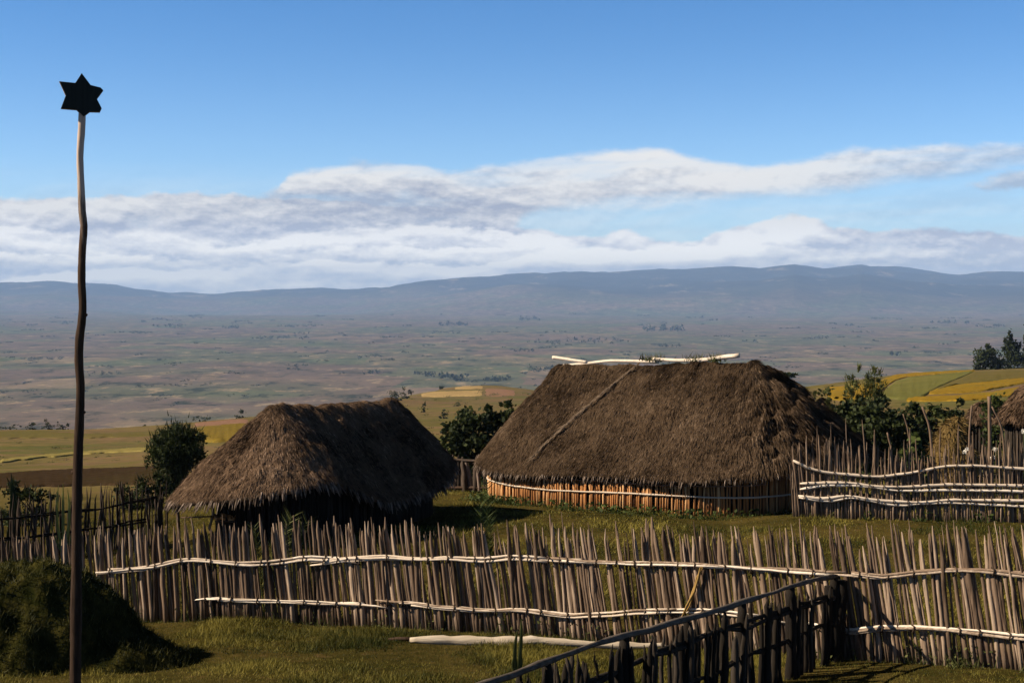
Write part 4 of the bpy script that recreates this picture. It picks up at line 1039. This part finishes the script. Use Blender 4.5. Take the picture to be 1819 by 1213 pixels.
blade_plant('single tall grass-like shoot standing in front of the peeled log', 918, 1200, 19.2, [(926, 1100, .02, .6), (919, 1120, -.03, .4), (912, 1168, -.02, .3), (924, 1160, .03, .5)], 'leaf_olive', .05)
blade_plant('yellow green leafy shoot rising above the dark back left fence', 112, 960, 37.5, [(104, 862, -.1, .8), (120, 868, .1, .9), (132, 872, .2, .6), (92, 876, -.2, .5), (124, 890, .3, .4), (112, 858, .0, .7)], 'leaf_pale', .07)
blade_plant('dark broad-leaved plant at the left edge above the back fence', 8, 980, 37.0, [(20, 840, .1, .3), (-10, 838, -.2, .2), (4, 862, -.3, .4), (28, 880, .2, .3), (12, 848, .3, .2), (-16, 870, -.1, .3)], 'leaf_dark', .12)
# long dry leaf hung over the fence; a cut green leaf in the yard
dl = thing('dry_stalk', 'long dry yellow leaf hanging over the rail of the front fence', 'leaf', tuple(FRONT.sight(1226, 1050)))
mb = MB(); q = [(1244, 1004), (1238, 1022), (1229, 1046), (1219, 1072), (1206, 1102)]
for k in range(4):
    P = [FRONT.sight(u + RNG.normal(0, 1.5), v) + Vector((0, -.12 - .01 * k, 0)) for u, v in q]; mb.tube([tuple(p) for p in P], [.008, .018, .02, .016, .006], 5, RNG.random())
mb.build('leaf', M['dry_leaf'], dl)
gl = hit(1498, 919); mb = MB(); f = np.linspace(0, 1, 9); a0, a1 = hit(1478, 917.5), hit(1520, 921)
C = np.array(a0)[None] * (1 - f[:, None]) + np.array(a1)[None] * f[:, None]; C[:, 2] = ground(C[:, 0], C[:, 1]) + .07 + .03 * np.sin(f * PI); wd = .09 * np.sin(np.clip(f + .05, 0, 1) * PI * .95) + .01
V = np.stack([C + np.stack([0 * wd, wd, .05 + 0 * wd], 1), C, C + np.stack([0 * wd, -wd, -.05 + 0 * wd], 1)], 1).reshape(-1, 3); i = np.arange(8)[:, None] * 3; j = np.arange(2)[None, :]
mb.add(V, np.stack([i + j, i + 3 + j, i + 4 + j, i + j + 1], -1).reshape(-1, 4), .9)
tag(mb.build('cut_leaf', M['leaf_pale'], loc=tuple(gl)), 'fresh cut light green leaf lying on the yard grass by the back fence', 'leaf')
st = hit(1526, 921); mb = MB(); mb.tube([(st.x, st.y, st.z - .1), (st.x + .01, st.y, st.z + .12), (st.x, st.y + .02, st.z + .24)], [.085, .08, .065], 10, .4, rough=.2)
tag(mb.build('stump', M['log'], loc=tuple(st)), 'short pale cut stump against the foot of the back right fence', 'stump')
# white flower heads over the back right fence
for u, v, Y, lab in ((1713, 803, 42.6, 'double white flower head above the back fence, left of the others'), (1768, 798, 42.4, 'upper white flower head above the back fence near the right edge'), (1763, 813, 42.4, 'lower white flower head above the back fence near the right edge'), (1818, 766, 42.0, 'white flower head high above the fence at the right edge')):
    p = at(u, v, Y); r = thing('flower', lab, 'flower', (p.x, Y, gz(p.x, Y)))
    mb = MB(); mb.tube([(p.x, Y, gz(p.x, Y)), (p.x + .04, Y, p.z - .6), tuple(p)], .012, 5, .4); mb.build('stem', M['leaf_mid'], r)
    mb = MB(); n = 40; d = RNG.normal(size=(n, 3)); d /= np.linalg.norm(d, axis=1)[:, None]; mb.leaves(np.array(tuple(p))[None] + d * .055, .07, RNG.random(n))
    if u == 1713: mb.leaves(np.array(tuple(p))[None] + (.08, 0, .09) + d * .05, .06, RNG.random(n))
    mb.build('bloom', M['petal'], r)

# ------------------------------------------------------------------ trees and bushes
def plant_tree(name, label, cat, u, Y, vb, vt, clumps, mat, leaf, n, trunk=.12, group=None, limbs=True, flat=0.0, upr=0.0, skirt=True):
    """clumps: list of (u, v, half width px, half height px); everything stands at distance Y"""
    x = float(ray(u, vb)[0]) * Y; z = gz(x, Y); k = Y / FPX
    root = thing(name, label, cat, (x, Y, z), group)
    cr = MB(); tk = MB()
    if skirt:
        gu, gv = upix(x, Y, z); w_ = max(c[0] + c[2] for c in clumps) - min(c[0] - c[2] for c in clumps); lo = max(c[1] + c[3] for c in clumps); m0 = (max(c[0] + c[2] for c in clumps) + min(c[0] - c[2] for c in clumps)) / 2
        if gv > lo - 6:
            hh = (gv - lo) / 2 + 5 * min(1, w_ / 60)
            clumps = clumps + [(m0 - w_ * .22, (gv + lo) / 2, w_ * .26, hh), (m0 + w_ * .2, (gv + lo) / 2, w_ * .26, hh)]
    top = np.mean([c[1] for c in clumps]); ctr = at(u, top, Y)
    f = np.linspace(0, 1, 7)
    tk.tube(np.stack([x + (ctr.x - x) * f + .3 * trunk * np.sin(f * 5), Y + 0 * f, z - .1 + (ctr.z - z + .1) * f], 1), trunk * (1.2 - .75 * f), 7, .4, rough=.2)
    tot = sum(c[2] * c[3] for c in clumps)
    for (cu, cv, wu, hv) in clumps:
        c = np.array(tuple(at(cu, cv, Y + RNG.normal(0, wu * k * .35)))); R3 = np.array([wu * k, wu * k * .9, hv * k])
        if limbs:
            m_ = np.array([x + (ctr.x - x) * .5, Y, z + (ctr.z - z) * .5]); tk.tube([m_, (m_ + c) / 2 + (0, 0, .05 * hv * k), c], [trunk * .5, trunk * .32, trunk * .12], 5, .4)
        nn = max(12, int(n * wu * hv / tot)); sub = max(3, nn // 45)
        sc3 = RNG.normal(size=(sub, 3)); sc3 /= np.linalg.norm(sc3, axis=1)[:, None]; sc3 *= RNG.uniform(.3, 1.18, sub)[:, None]
        idx = RNG.integers(0, sub, nn); off = RNG.normal(size=(nn, 3)) * RNG.uniform(.10, .30, sub)[idx][:, None]
        P = c[None] + (sc3[idx] + off) * R3[None]
        P[:, 2] = np.maximum(P[:, 2], ground(P[:, 0], P[:, 1]) + .03)
        tn = np.clip(.45 + RNG.normal(0, .25, sub)[idx] + RNG.normal(0, .2, nn), 0, 1)
        if upr > 0:
            D = np.stack([RNG.normal(0, .35, nn), RNG.normal(0, .35, nn), np.ones(nn)], 1) + sc3[idx] * .5
            kk = int(nn * upr); cr.blades(P[:kk], D[:kk], leaf * 2.2, leaf * .4, tn[:kk]); cr.leaves(P[kk:], leaf, tn[kk:], flat)
        else: cr.leaves(P, leaf, tn, flat)
    tk.build('trunk', M['dark_wood'], root); cr.build('crown', M[mat], root, smooth=False)
    return root
# round bush behind the left fence
plant_tree('bush', 'dense round bush standing behind the fence left of the smaller hut', 'bush', 312, 56, 880, 750, [(310, 795, 36, 34), (292, 802, 28, 28), (332, 802, 28, 28), (312, 832, 30, 24), (306, 768, 24, 15), (336, 778, 20, 16), (310, 860, 20, 22)], 'leaf_dark', .13, 11000, .12, upr=.35, skirt=False)
plant_tree('bush', 'low dark bush beside the round bush above the left fence', 'bush', 262, 50, 890, 850, [(262, 868, 26, 16), (225, 872, 22, 12), (285, 862, 20, 18)], 'leaf_dark', .12, 3000, .06, upr=.15)
plant_tree('bush', 'straggly low bush above the left fence near the pole', 'bush', 60, 45, 905, 868, [(40, 880, 26, 14), (75, 884, 24, 12), (20, 872, 18, 14)], 'leaf_dark', .12, 2200, .06, upr=.1)
# the tree between the huts
plant_tree('tree', 'leafy green tree between the two huts', 'tree', 850, 62, 880, 718, [(840, 825, 40, 18), (850, 752, 34, 24), (820, 775, 28, 24), (880, 738, 26, 18), (905, 728, 20, 14), (835, 745, 22, 16), (805, 762, 18, 18), (865, 785, 40, 26), (815, 800, 28, 18)], 'leaf_dark', .24, 5200, .16)
# shrubs behind the back right fence
plant_tree('shrub', 'tall feathery shrub, left of the two above the dark bushes', 'shrub', 1521, 62, 800, 642, [(1520, 660, 7, 18), (1521, 685, 15, 16), (1524, 708, 20, 18), (1512, 700, 12, 14)], 'leaf_olive', .11, 2600, .06, upr=.4, limbs=False)
plant_tree('shrub', 'tall feathery shrub with a broad top, right of the two above the dark bushes', 'shrub', 1553, 62, 800, 650, [(1560, 662, 10, 14), (1556, 680, 17, 16), (1548, 703, 20, 18), (1545, 682, 9, 12)], 'leaf_olive', .11, 3000, .06, upr=.4, limbs=False)
for lab, u, Y, cl, mt, nn in (
    ('dark spreading bush right behind the large hut', 1545, 58, [(1530, 735, 38, 20), (1565, 730, 40, 20), (1510, 752, 32, 24), (1555, 765, 50, 28), (1600, 750, 36, 24), (1500, 735, 22, 14), (1560, 800, 60, 26), (1610, 785, 40, 22), (1520, 790, 40, 30)], 'leaf_dark', 7000),
    ('dark bush with thin bare stems behind the back fence', 1640, 60, [(1630, 738, 28, 18), (1660, 735, 26, 16), (1640, 770, 34, 28), (1610, 790, 28, 24), (1685, 742, 20, 12), (1650, 800, 50, 26), (1700, 775, 26, 24)], 'leaf_dark', 4600),
    ('green leafy bush low behind the back fence', 1625, 46.5, [(1622, 790, 18, 18), (1606, 806, 14, 14), (1640, 812, 16, 12)], 'leaf_mid', 700),
    ('small olive bush beside the sloping roof of the large hut', 1452, 70, [(1460, 702, 22, 9), (1446, 708, 18, 10), (1475, 715, 18, 10)], 'leaf_olive', 900),
    ('rounded green bush beside the small hut at the right edge', 1775, 64, [(1772, 716, 22, 14), (1790, 712, 16, 10), (1765, 730, 20, 16)], 'leaf_mid', 1300),
    ('pointed dark shrub between the yellow fields and the straw stack', 1703, 62, [(1703, 722, 8, 12), (1703, 742, 14, 12), (1690, 750, 14, 10)], 'leaf_dark', 500)):
    plant_tree('bush', lab, 'bush', u, Y, 830, 700, cl, mt, .22, nn, .08)
# flat-topped acacia beyond the roof
plant_tree('acacia_tree', 'flat-topped acacia beyond the right slope of the large roof', 'tree', 1393, 190, 700, 662, [(1392, 665, 22, 4), (1400, 669, 14, 3), (1382, 670, 12, 3)], 'leaf_dark', .55, 420, .22, flat=.5, skirt=False)
# grove on the right crest
for lab, u, Y, cl, nn in (
    ('broad dark tree at the left end of the grove on the crest', 1750, 395, [(1750, 632, 20, 16), (1757, 620, 10, 12), (1738, 640, 12, 12), (1762, 642, 18, 10)], 650),
    ('tall dark tree in the middle of the grove on the crest', 1790, 400, [(1795, 606, 8, 18), (1797, 630, 14, 18), (1784, 645, 18, 10), (1806, 618, 6, 16), (1786, 612, 5, 10)], 700),
    ('dark tree at the right edge of the photo on the crest', 1826, 398, [(1828, 606, 10, 22), (1826, 635, 18, 18), (1822, 648, 18, 10)], 600)):
    plant_tree('tree', lab, 'tree', u, Y, 660, 590, cl, 'leaf_dark', .75, nn * 4, .3)
# trees on the middle knoll and the left crest
for lab, u, Y, cl, mt, nn in (
    ('tall loose tree standing right of the smaller roof on the knoll', 722, 600, [(722, 692, 6, 8), (715, 700, 12, 7), (728, 698, 10, 7), (722, 708, 12, 6)], 'far_tree', 260),
    ('bushy tree just behind the right slope of the smaller roof', 702, 560, [(702, 703, 10, 8), (694, 709, 8, 6), (710, 712, 10, 6)], 'far_tree', 220),
    ('small dark tree on the crest of the knoll beside the pale field', 783, 860, [(783, 688, 5, 4)], 'far_tree', 90),
    ('slim upright tree on the slope of the knoll', 753, 420, [(754, 716, 3.5, 7), (752, 724, 4, 5)], 'leaf_dark', 110),
    ('round dark bush low on the knoll', 788, 330, [(789, 734, 10, 7), (784, 737, 7, 5)], 'leaf_dark', 220),
    ('small bush in the middle of the knoll slope', 812, 480, [(812, 716, 8, 3.5)], 'leaf_olive', 70),
    ('tree beside the left slope of the smaller roof on the field crest', 431, 470, [(431, 731, 8, 7), (426, 738, 8, 4)], 'far_tree', 200),
    ('low wide thicket on the field crest left of the smaller roof', 355, 440, [(345, 742, 7, 4), (358, 741, 8, 4), (372, 742, 5, 3)], 'far_tree', 220),
    ('small round bush on the field crest near the big round bush', 255, 420, [(255, 758, 4, 3)], 'far_tree', 60),
    ('dark tree right of the pole group on the left field crest', 112, 415, [(112, 753, 9, 6), (103, 755, 6, 5), (122, 755, 7, 5)], 'leaf_dark', 220),
    ('tall dark tree in the group on the left field crest', 87, 412, [(86, 751, 7, 7), (80, 756, 6, 5), (93, 756, 6, 5)], 'leaf_dark', 200),
    ('dark bushy tree on the left field crest', 58, 410, [(58, 754, 8, 5), (50, 757, 7, 4)], 'leaf_dark', 180),
    ('low dark hedge tree at the left end of the field crest', 18, 408, [(15, 758, 16, 3), (32, 757, 8, 4)], 'leaf_dark', 160)):
    plant_tree('tree', lab, 'tree', u, Y, 760, 690, cl, mt, 2.4 * Y / FPX, nn * 2, .0009 * Y, limbs=False)

# low scrub on the knoll and the slopes
mb = MB()
for k in range(150):
    u = RNG.uniform(700, 960) if k < 95 else RNG.uniform(0, 460); v = RNG.uniform(695, 790) if k < 95 else RNG.uniform(785, 836)
    p = hit(u, v, lo=60, hi=1200, n=1500); r = p.y / FPX * RNG.uniform(1.2, 4.5); n = 26
    q = np.array(tuple(p))[None] + RNG.normal(size=(n, 3)) * np.array([r, r, r * .35])[None]; q[:, 2] = np.maximum(ground(q[:, 0], q[:, 1]) + .1, q[:, 2] + r * .4)
    mb.leaves(q, r * .55, np.clip(RNG.normal(.45, .25, n), 0, 1))
tag(mb.build('scrub', M['leaf_olive'], smooth=False), 'low scattered scrub on the slopes behind the huts', 'scrub', kind='stuff')

# scattered trees of the valley floor: a far mass
def valley_trees():
    mb = MB()
    spots = []
    for (u, v, w, h) in ((883, 676, 45, 9), (965, 659, 50, 8), (657, 664, 30, 7), (520, 656, 30, 5), (510, 601, 90, 5), (745, 665, 20, 7), (765, 668, 16, 10), (795, 673, 24, 12), (818, 676, 20, 12), (805, 578, 48, 7), (1060, 606, 110, 5), (965, 608, 60, 4), (940, 569, 36, 6), (1180, 588, 60, 10), (1590, 632, 10, 8), (1340, 608, 6, 6), (1460, 602, 22, 6), (1510, 579, 16, 5), (1435, 603, 14, 5), (310, 720, 7, 5), (185, 665, 44, 5), (180, 685, 24, 3), (1190, 616, 40, 6), (640, 637, 8, 6), (410, 583, 30, 6), (300, 580, 60, 5), (690, 640, 26, 5), (930, 625, 34, 6), (1110, 632, 16, 4), (1690, 575, 50, 6), (1760, 581, 40, 6), (370, 683, 12, 4), (815, 640, 12, 5)):
        spots.append((u, v, w, h))
    for k in range(330):
        v = 545 + 165 * RNG.random() ** 1.6; u = RNG.uniform(-80, 1900); spots.append((u, v, RNG.uniform(3, 26) * (1 if RNG.random() < .8 else 2.2), RNG.uniform(1.2, 3.2)))
    for (u, v, w, h) in spots:
        p = hit(u, v, lo=1300, hi=14000, n=1500)
        if p.y > 13000: continue
        k = p.y / FPX; m_ = int(w / 3.2) + 1
        for j in range(m_):
            x = p.x + RNG.uniform(-.5, .5) * w * k; y = p.y + RNG.normal(0, max(20, w * k * .5)); z = gz(x, y)
            H = h * k * RNG.uniform(.55, 1.1); W_ = max(H * .35, 1.6 * k)
            n = 16
            P = np.array([x, y, z + H * .55])[None] + RNG.normal(size=(n, 3)) * np.array([W_ * .8, W_ * .8, H * .26])[None]
            mb.leaves(P, max(H * .45, 1.5 * k), np.clip(RNG.normal(.4, .25, n), 0, 1), 0, .8)
    tag(mb.build('valley_trees', M['far_tree'], smooth=False), 'scattered dark trees and thickets dotting the hazy valley floor', 'trees', kind='stuff')
valley_trees()

# ------------------------------------------------------------------ straw stack and small huts beyond the back right fence
def straw_heap(mb, c, R3, n, lean=(0, 0)):
    nq, nt = 40, 16
    q = np.linspace(0, 2 * PI, nq, endpoint=False); t = np.linspace(0, 1, nt)
    Q, T = np.meshgrid(q, t, indexing='ij'); rr = np.cos(T * PI / 2) ** .7
    X = c[0] + R3[0] * rr * np.cos(Q) + lean[0] * T; Y = c[1] + R3[1] * rr * np.sin(Q) + lean[1] * T; Z = c[2] + R3[2] * np.sin(T * PI / 2) + .12 * fbm(Q * 3, T * 5, 3, 3)
    i = np.arange(nq)[:, None] * nt; k = ((np.arange(nq) + 1) % nq)[:, None] * nt; j = np.arange(nt - 1)[None, :]
    mb.add(np.stack([X, Y, Z], -1).reshape(-1, 3), np.stack([i + j, k + j, k + j + 1, i + j + 1], -1).reshape(-1, 4), .45)
    a = RNG.integers(0, nq, n); b = RNG.integers(0, nt, n); P = np.stack([X[a, b], Y[a, b], Z[a, b]], 1)
    D = np.stack([np.cos(q[a]), np.sin(q[a]), -RNG.uniform(.2, 1.2, n)], 1) + RNG.normal(0, .4, (n, 3)); mb.blades(P, D, RNG.uniform(.15, .4, n), .03, RNG.random(n))
Ys = 50.0
b0 = at(1672, 850, Ys); zg = gz(b0.x, Ys)
ss = thing('straw_stack', 'pale yellow straw stack leaning behind the back fence', 'straw stack', (b0.x, Ys, zg))
mb = MB(); top_ = at(1693, 742, Ys)
straw_heap(mb, (b0.x, Ys, zg), (.62, .8, top_.z - zg), 1400, (.62, 0))
c2 = at(1705, 850, Ys - .3); t2 = at(1712, 790, Ys); straw_heap(mb, (c2.x, Ys - .3, zg), (.75, .7, t2.z - zg), 900, (.1, 0))
mb.build('straw', M['hay'], ss)
def round_hut(label, u, Y, v_eave, v_peak, half, mat, peak_u=None):
    x = float(ray(u, v_eave)[0]) * Y; z = gz(x, Y); r = half * Y / FPX; ze = float(ray(u, v_eave)[1]) * Y; zp = float(ray(u, v_peak)[1]) * Y
    root = thing('thatched_hut', label, 'hut', (x, Y, z))
    h = Hut((x, Y), .2, r, r, r, r, -.15, .15, lambda a, b: ze + 0 * a, lambda a: zp + 0 * a, p=2.0)
    nq, nt = 120, 24; q = np.arange(nq) / nq; t = np.linspace(0, 1, nt); Q, T = np.meshgrid(q, t, indexing='ij'); P, A, B = h.roof(Q, T)
    P[..., 2] += .16 * fbm(A * 2, B * 2, int(u), 3) + (zp - ze) * .16 * np.sin(T * PI)
    lip = P[:, 0].copy(); lip[:, 2] -= .15; inn, _, _ = h.roof(q, np.full(nq, .5)); inn[:, 2] -= .3
    V = np.concatenate([inn[:, None], lip[:, None], P], 1); m = nt + 2
    i = np.arange(nq)[:, None] * m; k = ((np.arange(nq) + 1) % nq)[:, None] * m; j = np.arange(m - 1)[None, :]
    mb = MB(); mb.add(V.reshape(-1, 3), np.stack([i + j, k + j, k + j + 1, i + j + 1], -1).reshape(-1, 4), .5)
    n = 5000; qs = RNG.random(n); ts = RNG.random(n) ** 1.3; p1, a1, b1 = h.roof(qs, ts); p0, _, _ = h.roof(qs, np.maximum(ts - .05, 0)); p2, _, _ = h.roof(qs, np.minimum(ts + .04, 1))
    p1[:, 2] += .16 * fbm(a1 * 2, b1 * 2, int(u), 3) + (zp - ze) * .16 * np.sin(ts * PI)
    mb.blades(p1, (p0 - p2) / (np.linalg.norm(p0 - p2, axis=1)[:, None] + 1e-9) + RNG.normal(0, .2, (n, 3)), RNG.uniform(.15, .4, n), .03, np.clip(RNG.normal(.55, .25, n), 0, 1))
    mb.build('roof', mat, root)
    w = hut_wall(h, root, M['dark_wood'], r * .22, .11, .045, .2); return root
round_hut('small brown round-roofed hut behind the straw stack', 1748, 66, 748, 713, 34, M['thatch2'])
round_hut('small thatched hut cut off by the right edge of the photo', 1850, 56, 746, 676, 76, M['thatch2'])
# bare poles standing behind the back fence
for lab, pts, Y, r in (
    ('thick bare grey post standing above the back right fence', [(1757, 860), (1758, 790), (1757, 704)], 44.5, .075),
    ('thin leaning pole slanting down right from the thick grey post', [(1790, 860), (1780, 765), (1762, 722)], 45.0, .035),
    ('dark upright pole left of the thick grey post', [(1722, 860), (1722, 780), (1726, 720)], 45.5, .045),
    ('crooked bare branch leaning among the dark bushes', [(1660, 860), (1652, 765), (1638, 722)], 47.0, .05),
    ('thin bare branch left of the crooked one among the bushes', [(1628, 860), (1612, 760), (1604, 735)], 46.5, .03),
    ('straight bare stick leaning over the fence beside the dark bush', [(1590, 860), (1583, 800), (1576, 768)], 45.5, .04)):
    b = at(*pts[0], Y); g_ = gz(b.x, Y); mb = MB()
    P = [(b.x, Y, g_ - .1)] + [tuple(at(u, v, Y)) for u, v in pts[1:]]
    P = np.array(P); d = np.array([0, .5, 1.0]); sq = np.linspace(0, 1, 9); C = np.stack([pchip(d, P[:, k], sq) for k in range(3)], 1)
    mb.tube(C, r * (1.1 - .45 * sq) * (1 + .25 * fbm(sq * 5, pts[0][0], 3, 2)), 7, .5, rough=.25)
    tag(mb.build('bare_pole', M['stake'], loc=(b.x, Y, g_)), lab, 'pole')

# ------------------------------------------------------------------ haze over the valley
def build_haze():
    x0, x1, y0, y1, z0, z1 = -29000, 29000, -28500, 29000, -900, 505
    V = [(x, y, z) for z in (z0, z1) for x, y in ((x0, y0), (x1, y0), (x1, y1), (x0, y1))]
    F = [(0, 3, 2, 1), (4, 5, 6, 7), (0, 1, 5, 4), (1, 2, 6, 5), (2, 3, 7, 6), (3, 0, 4, 7)]
    m = bpy.data.materials.new('haze'); m.use_nodes = True; t = m.node_tree; t.nodes.clear(); g = NT(t)
    v = g.n('ShaderNodeVolumePrincipled'); v.inputs['Color'].default_value = (.36, .58, 1.0, 1); v.inputs['Density'].default_value = HAZE_DENSITY
    v.inputs['Anisotropy'].default_value = 0.0
    o = g.n('ShaderNodeOutputMaterial'); g.put(o.inputs['Volume'], v.outputs[0])
    mb = MB(); mb.add(V, F); ob = mb.build('haze', m, smooth=False); ob['kind'] = 'stuff'
HAZE_DENSITY = 5.4e-5
build_haze()
